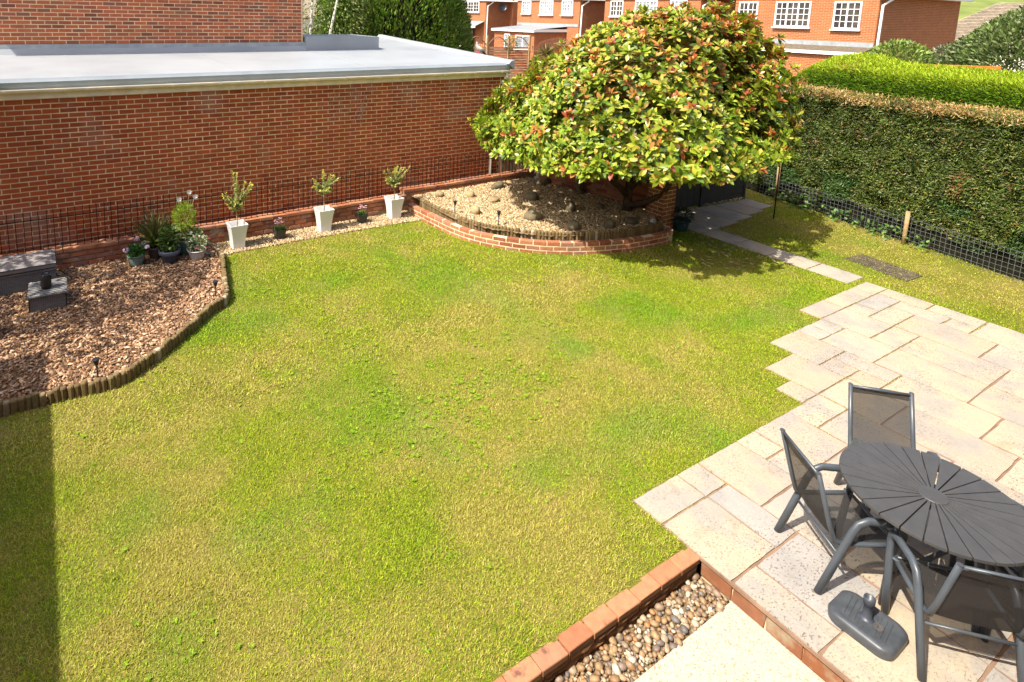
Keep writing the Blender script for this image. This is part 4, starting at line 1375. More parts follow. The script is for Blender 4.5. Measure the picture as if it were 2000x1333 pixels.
# weathered palings at the far corner
pl = thing('picket_fence', 'pale weathered palings standing behind the bed under the shrub', 'fence', (0, 0, 0))
PLM = MB().box(-0.035, 0.035, -0.01, 0.01, 0, 0.75).mesh('paling', MT['wood'])
for i in range(9):
    link('paling', PLM, pl, (8.72 + i * 0.105, 9.84, 0.40 + rs.uniform(-.02, .02)), (0, rs.uniform(-.02, .02), 0))
MB().box(8.62, 9.62, 9.855, 9.885, 0.62, 0.68).build('rail', MT['wood'], pl)
MB().tube([(8.26, 9.80, 0.38), (8.26, 9.80, 0.86)], 0.028, 8).build('post', MT['stone_p'], pl)

gt = thing('side_gate', 'dark grey timber gate with flat door and overlapping boards', 'gate', (9.60, 7.24, 0), -0.072)
gp = MB()
for i in range(9):
    MB().box(0.30 + i * 0.192, 0.30 + (i + 1) * 0.192 - 0.004, 0.0, 0.025, 0.03, 1.55).build('door_board', MT['gate'], gt, bevel=0.003) if i < 9 else None
for i in range(12):
    z = 0.03 + i * 0.13
    MB().add([(2.05, -0.012, z), (3.42, -0.012, z), (3.42, 0.006, z + 0.137), (2.05, 0.006, z + 0.137), (2.05, 0.03, z), (3.42, 0.03, z), (3.42, 0.03, z + 0.137), (2.05, 0.03, z + 0.137)],
             [(0, 1, 2, 3), (0, 4, 5, 1), (3, 2, 6, 7), (1, 5, 6, 2), (0, 3, 7, 4), (4, 7, 6, 5)]).build('lap_board', MT['gate'], gt)
MB().box(2.025, 2.055, -0.03, 0.04, 0, 1.6).build('gate_post', MT['gate'], gt)
MB().box(3.42, 3.48, -0.03, 0.04, 0, 1.6).build('gate_post', MT['gate'], gt)
MB().box(0.22, 0.30, -0.03, 0.04, 0, 1.6).build('gate_post', MT['gate'], gt)
x, y = scatter_poly([(11.75, 7.05), (13.0, 6.93), (13.0, 7.06), (11.75, 7.2)], 240)
n = len(x); L_ = rng.uniform(.02, .05, n)
o = chips('gravel', x, y, 0.02 + rng.uniform(0, .02, n), L_, L_ * .7, L_ * .5, pal(n, gcols, gpro), .3, MT['matte'])
tag(o, 'line of loose stones along the bottom of the dark gate', 'gravel')

# weathered stone ornament in the shade
t_ = thing('stone_ornament', 'mossy carved stone figure beside a stone pillar in the shade', 'ornament', (9.36, 8.28, 0.30), 0.5)
MB().lathe([(0.001, 0), (0.13, 0), (0.13, 0.04), (0.10, 0.06), (0.001, 0.06)], 16, sx=1.25).build('plinth', MT['stone_g'], t_)
MB().lathe([(0.07, 0.06), (0.075, 0.16), (0.055, 0.24), (0.065, 0.30), (0.030, 0.335), (0.030, 0.35), (0.040, 0.38), (0.034, 0.42), (0.001, 0.435)], 14, (-0.05, 0, 0), 1, 0.8).build('figure', MT['stone_g'], t_, True)
MB().lathe([(0.06, 0.06), (0.055, 0.10), (0.048, 0.30), (0.06, 0.34), (0.062, 0.36), (0.001, 0.362)], 14, (0.085, 0.01, 0)).build('pillar', MT['stone_p'], t_, True)

# ================================================================== THE BIG SHRUB
tr_ = thing('evergreen_shrub_tree', 'large domed glossy evergreen shrub tree with red new shoots over the gravel bed', 'tree', (9.36, 7.1, 0.27))
def limb(pts, rad, name='branch'):
    return MB().tube(pts, rad, 9).build(name, MT['bark_trunk'], tr_, True)
limb([(0, 0, -.1), (-.02, 0, .10), (.0, .0, .28), (.03, .02, .55)], [.12, .085, .075, .07], 'trunk')
limb([(.0, .0, .25), (-.18, .05, .45), (-.42, .05, .60), (-.75, .0, .95), (-1.1, .1, 1.6)], [.06, .055, .05, .04, .025])
limb([(.03, .02, .5), (.0, .06, .95), (-.1, .15, 1.5), (-.2, .2, 2.2)], [.06, .055, .045, .03])
limb([(.0, -.05, .12), (.12, -.25, .20), (.20, -.55, .42), (.22, -.75, .8), (.3, -.9, 1.4)], [.07, .06, .055, .045, .03])
limb([(.02, .02, .45), (.35, .2, .9), (.8, .4, 1.5)], [.05, .045, .03])
limb([(.02, 0, .4), (.2, -.3, .9), (.35, -.5, 1.7), (.3, -.6, 2.4)], [.05, .045, .04, .025])
limb([(-.42, .05, .60), (-.6, -.4, 1.0), (-.9, -.9, 1.4)], [.04, .035, .02])
limb([(-.1, .15, 1.4), (.5, .6, 1.9), (.9, 1.0, 2.3)], [.04, .03, .02])
CC = np.array([9.20, 7.10, 1.76]); RX, RY, RZU, RZL = 2.74, 2.74, 2.24, 0.26
# lumpy envelope
lump_d = rand_dirs(44)
lump_a = rng.uniform(-0.22, 0.17, 44)
def envelope(d):
    k = np.exp(17 * (d @ lump_d.T - 1)) @ lump_a
    return 1 + k
def crown_pt(d, f):
    s = np.where(d[:, 2] > 0, RZU, RZL)
    # broad shoulders: squarer than an ellipsoid
    g = (np.abs(d[:, 0]) ** 2.05 + np.abs(d[:, 1]) ** 2.05 + np.abs(d[:, 2]) ** 2.05) ** (-1 / 2.05)
    r = envelope(d) * f * (0.55 * g + 0.45)
    return CC + np.stack([d[:, 0] * RX * r, d[:, 1] * RY * r, d[:, 2] * s * r], 1)
NW = 7600
d = rand_dirs(NW)
d[:, 2] = np.where(d[:, 2] < -0.40, -d[:, 2], d[:, 2])
d[:, 2] = np.where((d[:, 2] < 0) & (rng.random(NW) < 0.4), -d[:, 2], d[:, 2])
f = 1 - np.where(rng.random(NW) < .30, .25 + .30 * rng.random(NW), 0.26 * rng.random(NW) ** 1.7) + 0.10 * (rng.random(NW) < 0.10) * rng.random(NW)
P0 = crown_pt(d, f)
P0 = P0 + np.array([.80, -.48, 0]) * (0.17 * (P0[:, 2:3] - 1.75))
P0[:, 2] += 0.085 * np.clip((P0 - CC) @ np.array([.80, -.60, 0]), -1.5, 2.6) + 0.10 * (vnoise(P0[:, 0], P0[:, 1], 1.1, 14) - .5)
gap = vnoise(np.arctan2(d[:, 1], d[:, 0]) * 2.2 + 10, d[:, 2] * 3 + 10, 1.6, 2)
kp = (gap > 0.27) | (rng.random(NW) < 0.25)
P0, d, f = P0[kp], d[kp], f[kp]
nw = len(P0)
axis = unit(d * np.array([1, 1, 0.7]) + np.array([0, 0, 0.55]) + rand_dirs(nw) * 0.45)
zrel = np.clip((P0[:, 2] - 1.2) / 2.4, 0, 1)
redp = np.clip(-0.06 + 0.70 * zrel ** 1.1 * (0.15 + 1.3 * vnoise(P0[:, 0] + .5 * P0[:, 2], P0[:, 1] + P0[:, 2], 1.5, 5)), 0.015, 0.75)
tone = 0.72 + 0.55 * vnoise(P0[:, 0] * 1.2, P0[:, 1] - P0[:, 2], 2.2, 8)
isred = rng.random(nw) < redp
LP, LD, LN, LL, LC = [], [], [], [], []
for ring, (nl, tilt, len_) in enumerate(((7, 1.28, 0.148), (5, 0.85, 0.130), (4, 0.40, 0.090))):
    u = unit(np.cross(axis, rand_dirs(nw)))
    v_ = np.cross(axis, u)
    for k in range(nl):
        a = 2 * math.pi * (k + 0.5 * ring) / nl + rng.normal(0, .25, nw)
        rad = u * np.cos(a)[:, None] + v_ * np.sin(a)[:, None]
        t2 = tilt + rng.normal(0, .22, nw)
        D = unit(rad * np.sin(t2)[:, None] + axis * np.cos(t2)[:, None] + np.array([0, 0, -0.10 if ring == 0 else 0]))
        LP.append(P0 - axis * (0.045 - 0.02 * ring)); LD.append(D); LN.append(unit(axis + rand_dirs(nw) * 0.25))
        LL.append(len_ * rng.uniform(0.7, 1.15, nw))
        green = pal(nw, [(0.130, 0.215, 0.018), (0.210, 0.295, 0.022), (0.310, 0.370, 0.030), (0.070, 0.135, 0.016), (0.400, 0.420, 0.050)], [0.22, 0.28, 0.25, 0.12, 0.13], 0.14)
        yel = pal(nw, [(0.42, 0.38, 0.05), (0.46, 0.30, 0.06)], var=0.15)
        red = pal(nw, [(0.44, 0.110, 0.035), (0.50, 0.19, 0.055), (0.34, 0.085, 0.040), (0.46, 0.28, 0.08)], [.22, .32, .14, .32], 0.15)
        pr = np.where(isred, (0.30, 0.65, 0.95)[ring], 0.008)
        py_ = np.where(rng.random(nw) < 0.05 + 0.22 * zrel, 1, 0)[:, None]
        c = (green * (1 - py_) + yel * py_) * tone[:, None]
        c = np.where((rng.random(nw) < pr)[:, None], red, c)
        LC.append(c)
LP, LD, LN, LL, LC = map(np.concatenate, (LP, LD, LN, LL, LC))
ok = rng.random(len(LP)) < 0.86
LP, LD, LN, LL, LC = LP[ok], LD[ok], LN[ok], LL[ok], LC[ok]
off = np.array([9.36, 7.1, 0.27])
eye = np.array([0, 0, 3.85])
dist = np.linalg.norm(LP - eye, axis=1)
out = ((LP - CC) / np.array([RX, RY, 2.0]))
facing = -(unit(LP - eye) * unit(out)).sum(1)
score = dist - 4.0 * np.clip(facing, -1, 1) * np.linalg.norm(out, axis=1)
order = np.argsort(score)
single = order[:300]
rest = order[300:]
leaf_obj('crown', LP[rest] - off, LD[rest], LN[rest], LL[rest], LL[rest] * 0.42, LC[rest], tr_, MT['leafgloss'], kind='stuff')
# the nearest leaves, one object each
LM = []
for k in range(24):
    i = single[(k * 11) % 300]
    V, Fq, kk = leaves(np.zeros((1, 3)), np.array([[0, 1., 0]]), np.array([[0, 0, 1.]]), np.array([1.0]), np.array([0.42]), droop=0.08 + 0.08 * (k % 3) / 2)
    LM.append(big_mesh('leaf', V, Fq, MT['leafgloss'], np.repeat(LC[i][None], 8, 0)))
for n_, i in enumerate(single):
    y_ = Vector(LD[i]).normalized()
    x_ = y_.cross(Vector(LN[i])).normalized()
    z_ = x_.cross(y_)
    mt_ = Matrix((x_, y_, z_)).transposed().to_4x4()
    mt_.translation = Vector(LP[i] - off)
    o = link('leaf', LM[n_ % 24], tr_)
    o.matrix_local = mt_ @ Matrix.Scale(float(LL[i]), 4)

# ================================================================== HEDGES
HA, HB = np.array([13.92, 7.95]), np.array([11.75, -0.70])
hd = unit(HB - HA); hn = np.array([-hd[1], hd[0]])     # hn points away from the garden
if hn[0] < 0:
    hn = -hn
HL = float(np.linalg.norm(HB - HA))
def hp(s, o, z):
    """along, outwards, up -> world"""
    s, o, z = np.broadcast_arrays(np.asarray(s, float), np.asarray(o, float), np.asarray(z, float))
    return np.stack([HA[0] + hd[0] * s + hn[0] * o, HA[1] + hd[1] * s + hn[1] * o, z], -1)
h1 = thing('clipped_hedge', 'tall dark clipped conifer hedge behind the wire mesh fence', 'hedge')
core = []
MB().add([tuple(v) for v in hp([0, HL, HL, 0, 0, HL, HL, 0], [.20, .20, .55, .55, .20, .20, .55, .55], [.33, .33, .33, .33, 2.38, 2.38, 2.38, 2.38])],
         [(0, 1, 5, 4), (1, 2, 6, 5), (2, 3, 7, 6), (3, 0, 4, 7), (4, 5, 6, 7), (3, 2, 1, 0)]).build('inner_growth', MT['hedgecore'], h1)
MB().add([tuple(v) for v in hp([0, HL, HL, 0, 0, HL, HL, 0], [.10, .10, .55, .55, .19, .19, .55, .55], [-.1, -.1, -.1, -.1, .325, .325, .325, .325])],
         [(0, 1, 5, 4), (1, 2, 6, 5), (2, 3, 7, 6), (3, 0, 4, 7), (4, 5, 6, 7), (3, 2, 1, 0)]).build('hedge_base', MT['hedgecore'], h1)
n = 125000
s = rng.uniform(0, HL, n)
z = 0.16 + rng.uniform(0, 1, n) ** 0.93 * 2.34
lowedge = 0.10 + 0.36 * vnoise(s * 1.0, s * 0, 2.2, 4) - 0.25 * np.clip((s - 5.0) / 2, 0, 1) * 0
kp = z > lowedge
s, z = s[kp], z[kp]
n = len(s)
relief = 0.14 * (vnoise(s, z, 2.6, 1) - 0.5) + 0.10 * (vnoise(s, z, 7.0, 2) - 0.5)
o_ = 0.10 + relief + rng.uniform(-0.02, 0.10, n) - 0.03 * (z > 2.3)
P = hp(s, o_, z)
hn3 = np.array([hn[0], hn[1], 0]); hd3 = np.array([hd[0], hd[1], 0])
D = unit(-hn3 * rng.uniform(0.3, 1.0, n)[:, None] + hd3 * rng.normal(0, 0.6, n)[:, None] + np.array([0, 0, 1]) * rng.normal(0.15, 0.45, n)[:, None])
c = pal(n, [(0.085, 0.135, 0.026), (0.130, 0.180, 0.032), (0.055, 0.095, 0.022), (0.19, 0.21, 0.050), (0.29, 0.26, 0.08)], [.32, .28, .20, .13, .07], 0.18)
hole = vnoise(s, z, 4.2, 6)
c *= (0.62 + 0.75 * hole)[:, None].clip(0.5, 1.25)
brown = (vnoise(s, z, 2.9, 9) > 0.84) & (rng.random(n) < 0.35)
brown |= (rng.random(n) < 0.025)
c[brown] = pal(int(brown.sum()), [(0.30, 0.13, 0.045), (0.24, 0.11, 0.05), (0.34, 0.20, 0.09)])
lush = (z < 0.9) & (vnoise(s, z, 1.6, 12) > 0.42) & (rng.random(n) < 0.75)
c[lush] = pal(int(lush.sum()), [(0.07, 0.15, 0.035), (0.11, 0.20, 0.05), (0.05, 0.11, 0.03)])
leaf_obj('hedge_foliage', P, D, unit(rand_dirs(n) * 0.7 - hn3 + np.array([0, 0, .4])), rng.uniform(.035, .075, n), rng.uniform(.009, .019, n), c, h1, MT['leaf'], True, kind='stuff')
# cut woody shoulder along the top
n = 20000
s = rng.uniform(0, HL, n)
z = 2.42 + 0.07 * (vnoise(s, s * 0, 1.3, 3) - 0.5) + rng.normal(0, .045, n)
P = hp(s, 0.04 + rng.uniform(-.03, .40, n) + .5 * (z - 2.42), z)
D = unit(rand_dirs(n) + np.array([0, 0, .5]) - hn3 * .3)
c = pal(n, [(0.58, 0.38, 0.17), (0.64, 0.46, 0.22), (0.50, 0.27, 0.10), (0.36, 0.35, 0.08), (0.24, 0.27, 0.06)], [.32, .26, .20, .13, .09], 0.15)
leaf_obj('cut_twigs', P, D, rand_dirs(n), rng.uniform(.04, .10, n), .012, c, h1, MT['leaf'], True, kind='stuff')

h2 = thing('lime_hedge', 'bright lime green feathery hedge rising behind the dark clipped hedge', 'hedge')
S0 = 1.06
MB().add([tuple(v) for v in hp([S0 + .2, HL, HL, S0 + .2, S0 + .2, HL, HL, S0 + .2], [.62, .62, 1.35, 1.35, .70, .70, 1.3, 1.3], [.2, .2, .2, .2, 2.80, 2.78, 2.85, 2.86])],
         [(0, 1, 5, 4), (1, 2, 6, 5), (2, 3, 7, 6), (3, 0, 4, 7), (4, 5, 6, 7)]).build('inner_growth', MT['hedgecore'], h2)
n = 60000
tq = rng.uniform(0, 1, n)
s = rng.uniform(S0, HL, n)
# cross-section: front face from (.48,2.25) up to (.62,2.86), rounding over to (1.3,3.06)
xs = np.interp(tq, [0, .42, .56, 1], [.50, .52, .62, 1.40])
zs = np.interp(tq, [0, .42, .56, 1], [2.22, 2.74, 2.90, 3.04])
hump = 0.16 * np.exp(-((s - 2.05) / 0.55) ** 2) * np.clip((tq - .5) * 3, 0, 1)
endr = np.clip((s - S0) / 0.35, 0, 1) ** .5
zs = 2.2 + (zs - 2.2) * (0.55 + 0.45 * endr) + hump + 0.05 * (vnoise(s, xs, 3, 8) - .5)
P = hp(s, xs + rng.uniform(-.03, .03, n), zs + rng.uniform(-.05, .02, n))
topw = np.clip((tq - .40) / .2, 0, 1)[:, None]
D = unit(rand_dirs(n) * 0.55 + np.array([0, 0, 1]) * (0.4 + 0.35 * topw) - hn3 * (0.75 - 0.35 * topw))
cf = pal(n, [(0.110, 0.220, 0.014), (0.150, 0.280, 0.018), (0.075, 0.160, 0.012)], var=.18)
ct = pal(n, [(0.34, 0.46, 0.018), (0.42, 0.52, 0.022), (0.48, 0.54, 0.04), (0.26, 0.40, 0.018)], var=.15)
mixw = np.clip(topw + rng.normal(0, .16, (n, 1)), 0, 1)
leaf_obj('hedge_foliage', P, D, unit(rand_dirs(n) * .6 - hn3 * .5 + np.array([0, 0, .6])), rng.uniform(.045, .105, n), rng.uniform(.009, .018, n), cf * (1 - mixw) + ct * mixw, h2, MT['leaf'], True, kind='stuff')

# wire mesh with posts along the foot of the hedge
wf = thing('wire_mesh_fence', 'low grey wire mesh fence with timber posts at the hedge foot', 'fence')
wm = MB()
s = 1.0
while s < HL:
    a, b = hp(s, 0.0, 0.0), hp(s, 0.0, 0.49)
    wm.bar(tuple(a), tuple(b), .004, .004)
    s += 0.076
for k in range(7):
    wm.bar(tuple(hp(1.0, 0.0045, 0.012 + k * 0.076)), tuple(hp(HL, 0.0045, 0.012 + k * 0.076)), .004, .004)
wm.build('wire_mesh', solid('galvanised_wire', (0.16, 0.17, 0.18), .5, .4, metal=.3, var=.2), wf)
for sx_, h_ in ((1.43, 1.05), (3.98, 0.60), (6.9, 0.6)):
    a = hp(sx_, -0.03, 0)
    MB().tube([(a[0], a[1], -.05), (a[0] + .004, a[1], h_ * .5), (a[0], a[1], h_)], [.036, .034, .033], 10).build('post', MT['wood'], wf, True)

t_ = thing('bird_feeder_pole', 'slender black metal pole standing in the grass beside the hedge', 'pole', (12.24, 5.93, 0))
MB().tube([(0, 0, -.05), (0, 0, 1.55)], 0.012, 8).build('pole', MT['black'], t_, True)
MB().tube([(0, 0, 1.54), (0, 0, 1.7), (-.06, -.04, 1.78), (-.13, -.08, 1.74), (-.15, -.1, 1.64)], 0.007, 8).build('hook', MT['black'], t_, True)

# dull worn grid mat sunk in the grass
mt_o = MB()
mc = [(11.20, 4.27), (11.66, 4.20), (11.50, 3.36), (11.03, 3.40)]
def mq(u, v_):
    a = np.array(mc[0]) * (1 - u) + np.array(mc[1]) * u
    b = np.array(mc[3]) * (1 - u) + np.array(mc[2]) * u
    p_ = a * (1 - v_) + b * v_
    return (p_[0], p_[1], 0.012)
for i in range(10):
    a, b = mq(i / 9, 0), mq(i / 9, 1)
    mt_o.bar(a, b, .012, .012)
for j in range(17):
    a, b = mq(0, j / 16), mq(1, j / 16)
    mt_o.bar((a[0], a[1], .0125), (b[0], b[1], .0125), .011, .011)
o = mt_o.build('ground_mat', MT['mat'])
tag(o, 'worn brown grid mat sunk into the grass beside the path', 'mat')

# ================================================================== PATIO FURNITURE
def sling_chair(label, x, y, face):
    t_ = thing('garden_chair', label, 'chair', (x, y, 0.02), face, 'sling chairs around the round table')
    # local: +y forward, x sideways
    W = 0.245
    for sx_ in (-1, 1):
        pts = [(sx_ * W, 0, 0), (sx_ * W, .105, .30), (sx_ * W, .165, .47), (sx_ * W, .20, .535), (sx_ * W, .255, .565), (sx_ * W, .42, .560), (sx_ * W, .475, .535), (sx_ * W, .485, .48), (sx_ * W, .455, .25), (sx_ * W, .43, 0)]
        MB().tube(pts, 0.0265, 12, flat=0.78).build('side_frame', MT['furn'], t_, True)
        MB().tube([(sx_ * .222, .46, .385), (sx_ * .222, .30, .372), (sx_ * .222, .14, .362), (sx_ * .22, .075, .385), (sx_ * .216, .035, .50), (sx_ * .212, -.075, .865)], 0.0165, 8).build('seat_rail', MT['furn'], t_, True)
        for yy, zz in ((.42, .39), (.105, .36)):
            MB().tube([(sx_ * .215, yy, zz), (sx_ * .245, yy + .02, zz + .005)], .009, 6).build('bracket', MT['furn'], t_)
        MB().lathe([(.016, 0), (.016, .006), (.001, .007)], 8, (sx_ * .212, -.077, .864)).build('rail_cap', MT['plastic'], t_)
    MB().tube([(-.215, -.072, .852), (.215, -.072, .852)], .012, 8).build('top_rail', MT['furn'], t_, True)
    MB().tube([(-.24, .105, .29), (.24, .105, .29)], .0095, 8).build('stretcher', MT['furn'], t_, True)
    MB().tube([(-.22, .462, .385), (-.12, .475, .375), (.12, .475, .375), (.22, .462, .385)], .012, 8).build('front_rail', MT['furn'], t_, True)
    def sling(name, prof):
        V, Fc = [], []
        nx = 10
        for (yy, zz) in prof:
            for i in range(nx + 1):
                u = i / nx * 2 - 1
                V.append((u * .212, yy, zz - .018 * (1 - u * u)* (1 if name == 'seat' else 0) - 0) if name == 'seat' else (u * .208, yy - .014 * (1 - u * u), zz))
        for j in range(len(prof) - 1):
            for i in range(nx):
                q = j * (nx + 1) + i
                Fc.append((q, q + 1, q + nx + 2, q + nx + 1))
        return MB().add(V, Fc).build(name, MT['sling'], t_, True)
    sling('seat', [(.462, .392), (.38, .384), (.30, .378), (.22, .372), (.14, .366), (.09, .380)])
    sling('backrest', [(.072, .395), (.048, .46), (.030, .52), (-.005, .63), (-.04, .75), (-.074, .86)])
    # doubled hem under the top rail
    V = []
    for zz, yy in ((.855, -.078), (.80, -.061)):
        for i in range(11):
            u = i / 10 * 2 - 1
            V.append((u * .206, yy - .014 * (1 - u * u) - .003, zz))
    MB().add(V, [(i, i + 1, i + 12, i + 11) for i in range(10)]).build('hem', MT['sling'], t_, True)
    return t_
def face(dx, dy):
    return math.atan2(-dx, dy)
sling_chair('black sling chair on the lawn facing side of the table, showing its side', 4.47, 1.745, face(.82, -.57))
sling_chair('black sling chair on the far side of the table, seat hidden under it', 5.72, 1.78, face(-.72, -.69))
sling_chair('black sling chair with its back to the camera beside the parasol base', 4.43, 0.78, face(.72, .69))
sling_chair('black sling chair pushed in on the side farthest from the lawn', 5.62, 0.62, face(-.72, .69))

tb = thing('round_table', 'round dark grey slatted patio table with radial slats', 'table', (4.972, 1.22, 0.02))
RT = 0.505
NS = 28
for k in range(NS):
    a0 = 2 * math.pi * k / NS + 0.0
    a1 = 2 * math.pi * (k + 1) / NS
    g0 = 0.0035
    V = []
    for z in (.690, .712):
        for (r, n_) in ((0.076, 2), (RT, 5)):
            for i in range(n_):
                f = i / (n_ - 1)
                a = a0 + (a1 - a0) * f
                # constant-width gap between slats
                sh = g0 * (1 - 2 * f)
                V.append((r * math.cos(a) - sh * math.sin(a), r * math.sin(a) + sh * math.cos(a), z))
    top = [7, 8, 9 + 0, 10, 11, 12, 13]
    # order: inner0, inner1, outer0..outer4
    lo = [0, 2, 3, 4, 5, 6, 1]
    hi = [i + 7 for i in lo]
    Fc = [tuple(hi), tuple(lo[::-1])]
    for i in range(7):
        j = (i + 1) % 7
        Fc.append((lo[i], lo[j], hi[j], hi[i]))
    MB().add(V, Fc).build('slat', MT['table'], tb, bevel=0.0018)
MB().lathe([(.001, .686), (.082, .686), (.082, .714), (.079, .717), (.001, .717)], 36).build('hub', MT['table'], tb, False)
MB().lathe([(.40, .655), (.40, .688), (.43, .688), (.43, .655), (.40, .655)], 36).build('apron_ring', MT['table'], tb)
MB().box(-.42, .42, -.02, .02, .66, .688).box(-.02, .02, -.42, .42, .655, .683).build('cross_rails', MT['table'], tb)
for k in range(4):
    a = 2.95 + k * math.pi / 2
    MB().tube([(.33 * math.cos(a), .33 * math.sin(a), .66), (.355 * math.cos(a), .355 * math.sin(a), .30), (.37 * math.cos(a), .37 * math.sin(a), 0)], .017, 10).build('leg', MT['furn'], tb, True)
MB().bar((.35 * math.cos(2.95), .35 * math.sin(2.95), .2), (-.35 * math.cos(2.95), -.35 * math.sin(2.95), .2), .018, .03).build('brace', MT['table'], tb)
MB().bar((-.35 * math.sin(2.95), .35 * math.cos(2.95), .232), (.35 * math.sin(2.95), -.35 * math.cos(2.95), .232), .018, .03).build('brace', MT['table'], tb)

# parasol base: rounded rectangle tank
pb = thing('parasol_base', 'dark grey plastic parasol base tank standing empty on the patio', 'parasol base', (4.335, 1.265, 0.02), 0)
def rrect(a, b, r, n=6, skew=0.0):
    out = []
    for cx_, cy_, a0 in ((a - r, b - r, 0), (-a + r, b - r, 90), (-a + r, -b + r, 180), (a - r, -b + r, 270)):
        for k in range(n + 1):
            t2 = R(a0 + 90 * k / n)
            x_, y_ = cx_ + r * math.cos(t2), cy_ + r * math.sin(t2)
            out.append((x_ , y_ + 0.018 * (1 - (x_ / a) ** 2) * (1 if y_ > 0 else -1) ))
    return out
prof = [(.150, .166, .0), (.153, .170, .045), (.151, .168, .056), (.143, .160, .066), (.126, .142, .074), (.120, .136, .072)]
V, Fc = [], []
for a, b, z in prof:
    V += [(x_, y_, z) for x_, y_ in rrect(a, b, .065)]
m = len(rrect(1, 1, .1))
for i in range(len(prof) - 1):
    for k in range(m):
        Fc.append((i * m + k, i * m + (k + 1) % m, (i + 1) * m + (k + 1) % m, (i + 1) * m + k))
Fc.append(tuple((len(prof) - 1) * m + k for k in range(m)))
MB().add(V, Fc).build('tank', MT['plastic'], pb, True)
for k in range(9):
    yy = -.11 + k * .0275
    xr = .092
    if abs(yy) < .03:
        segs = ((-xr, -.05), (.04, xr))
    else:
        segs = ((-xr, xr),)
    for a, b in segs:
        MB().bar((a, yy - .012, .0745), (b, yy + .012, .0745), .008, .006).build('ridge', MT['plastic'], pb)
MB().lathe([(.040, .072), (.034, .080), (.026, .086), (.024, .17), (.030, .175), (.032, .215), (.029, .222), (.024, .222), (.022, .15), (.001, .15)], 20, (0, .005, 0)).build('tube_socket', MT['charcoal'], pb, True)
MB().lathe([(.028, .073), (.026, .079), (.020, .079), (.018, .075), (.001, .075)], 16, (-.012, -.062, 0)).build('filler_cap', MT['brownpot'], pb)
MB().tube([(.028, .005, .195), (.048, .005, .195)], .010, 8).build('clamp_knob', MT['charcoal'], pb)

# ================================================================== HOUSES ACROSS THE WAY
FX = 32.58
def window(house, x, y0, y1, z0, z1, lights, cols=2, rows=3, mat='glass', nm='window'):
    """casement window on a wall facing -X"""
    x -= .045
    f = MB()
    fr = .07
    f.box(x - .03, x + .04, y0, y1, z0, z0 + fr).box(x - .03, x + .04, y0, y1, z1 - fr, z1)
    wl = (y1 - y0 - fr * (lights + 1)) / lights
    for k in range(lights + 1):
        a = y0 + k * (wl + fr)
        f.box(x - .0295, x + .039, a, a + fr, z0 + fr, z1 - fr)
    o = f.build(nm, MT['white'], house)
    MB().box(x - .10, x + .03, y0 - .06, y1 + .06, z0 - .07, z0 - .002).build('sill', MT['white'], o)
    b = MB()
    for k in range(lights):
        a = y0 + fr + k * (wl + fr)
        MB().box(x + .012, x + .03, a, a + wl, z0 + fr, z1 - fr).build('pane', MT[mat], o)
        for c_ in range(1, cols):
            b.box(x - .012, x + .011, a + wl * c_ / cols - .014, a + wl * c_ / cols + .014, z0 + fr, z1 - fr)
        for r_ in range(1, rows):
            zz = z0 + fr + (z1 - z0 - 2 * fr) * r_ / rows
            b.box(x - .0115, x + .0105, a, a + wl, zz - .014, zz + .014)
    b.build('glazing_bars', MT['white'], o)
    return o

def house(label, y0, y1, x1=41.5):
    h = thing('detached_house', label, 'house', group='red brick houses across the way')
    MB().box(FX, x1, y0, y1, -0.3, 5.05).build('wall', MT['farbrick'], h)
    MB().box(FX - .12, x1 + .12, y0 - .28, y1 + .28, 5.05, 5.2).build('eaves', MT['white'], h)
    yc = (y0 + y1) / 2
    # ridge runs away from the camera, so the gutters are on the long sides
    xa, xb = FX - .2, x1 + .2
    MB().add([(xa, y0 - .35, 5.2), (xb, y0 - .35, 5.2), (xb, yc, 7.6), (xa, yc, 7.6), (xa, y1 + .35, 5.2), (xb, y1 + .35, 5.2)],
             [(0, 1, 2, 3), (3, 2, 5, 4), (0, 3, 4), (1, 5, 2)]).build('roof', MT['rooftile'], h)
    g = MB().tube([(FX - .2, y0 - .36, 5.06), (x1 + .3, y0 - .36, 5.06)], .06, 8).build('gutter', MT['white'], h, True)
    MB().tube([(FX + .45, y0 - .36, 5.04), (FX + .45, y0 - .34, 4.92), (FX + .12, y0 - .10, 4.62), (FX + .10, y0 - .09, 2.4), (FX + .10, y0 - .09, 0)], .055, 8).build('downpipe', MT['white'], h, True)
    return h
hc = house('red brick house nearest the hedge, with white windows and dark side wall', 12.45, 18.95, 41.9)
window(hc, FX, 13.08, 14.20, 3.52, 4.80, 2, 2, 4)
window(hc, FX, 15.20, 16.84, 3.56, 4.82, 3, 2, 4)
window(hc, FX, 17.72, 18.72, 3.62, 4.82, 2, 2, 3)
MB().box(FX - .03, FX + .01, 12.47, 17.6, 2.72, 2.93).build('lead_flashing', MT['lead'], hc)
ext = MB().box(FX - 1.15, FX - .001, 12.5, 17.6, -.3, 2.40).build('bay_wall', MT['farbrick'], hc)
MB().add([(FX - 1.3, 12.40, 2.50), (FX - 1.3, 17.7, 2.50), (FX - .031, 17.7, 2.72), (FX - .031, 12.40, 2.72)], [(0, 3, 2, 1)]).build('bay_roof', MT['mat'], hc)
MB().box(FX - 1.32, FX - 1.27, 12.36, 17.7, 2.36, 2.51).build('bay_fascia', MT['white'], hc)
MB().box(FX - 1.20, FX - 1.15, 15.6, 17.2, 0.5, 1.5).build('bay_window', MT['white'], hc)
h3 = house('red brick house behind the top of the shrub tree, windows just showing', 20.95, 27.7, 39.5)
window(h3, FX, 21.75, 22.85, 3.95, 4.95, 2, 2, 3, 'net')
window(h3, FX, 23.7, 25.3, 3.95, 4.95, 3, 2, 3, 'net')
window(h3, FX, 26.2, 27.2, 3.95, 4.95, 2, 2, 3)
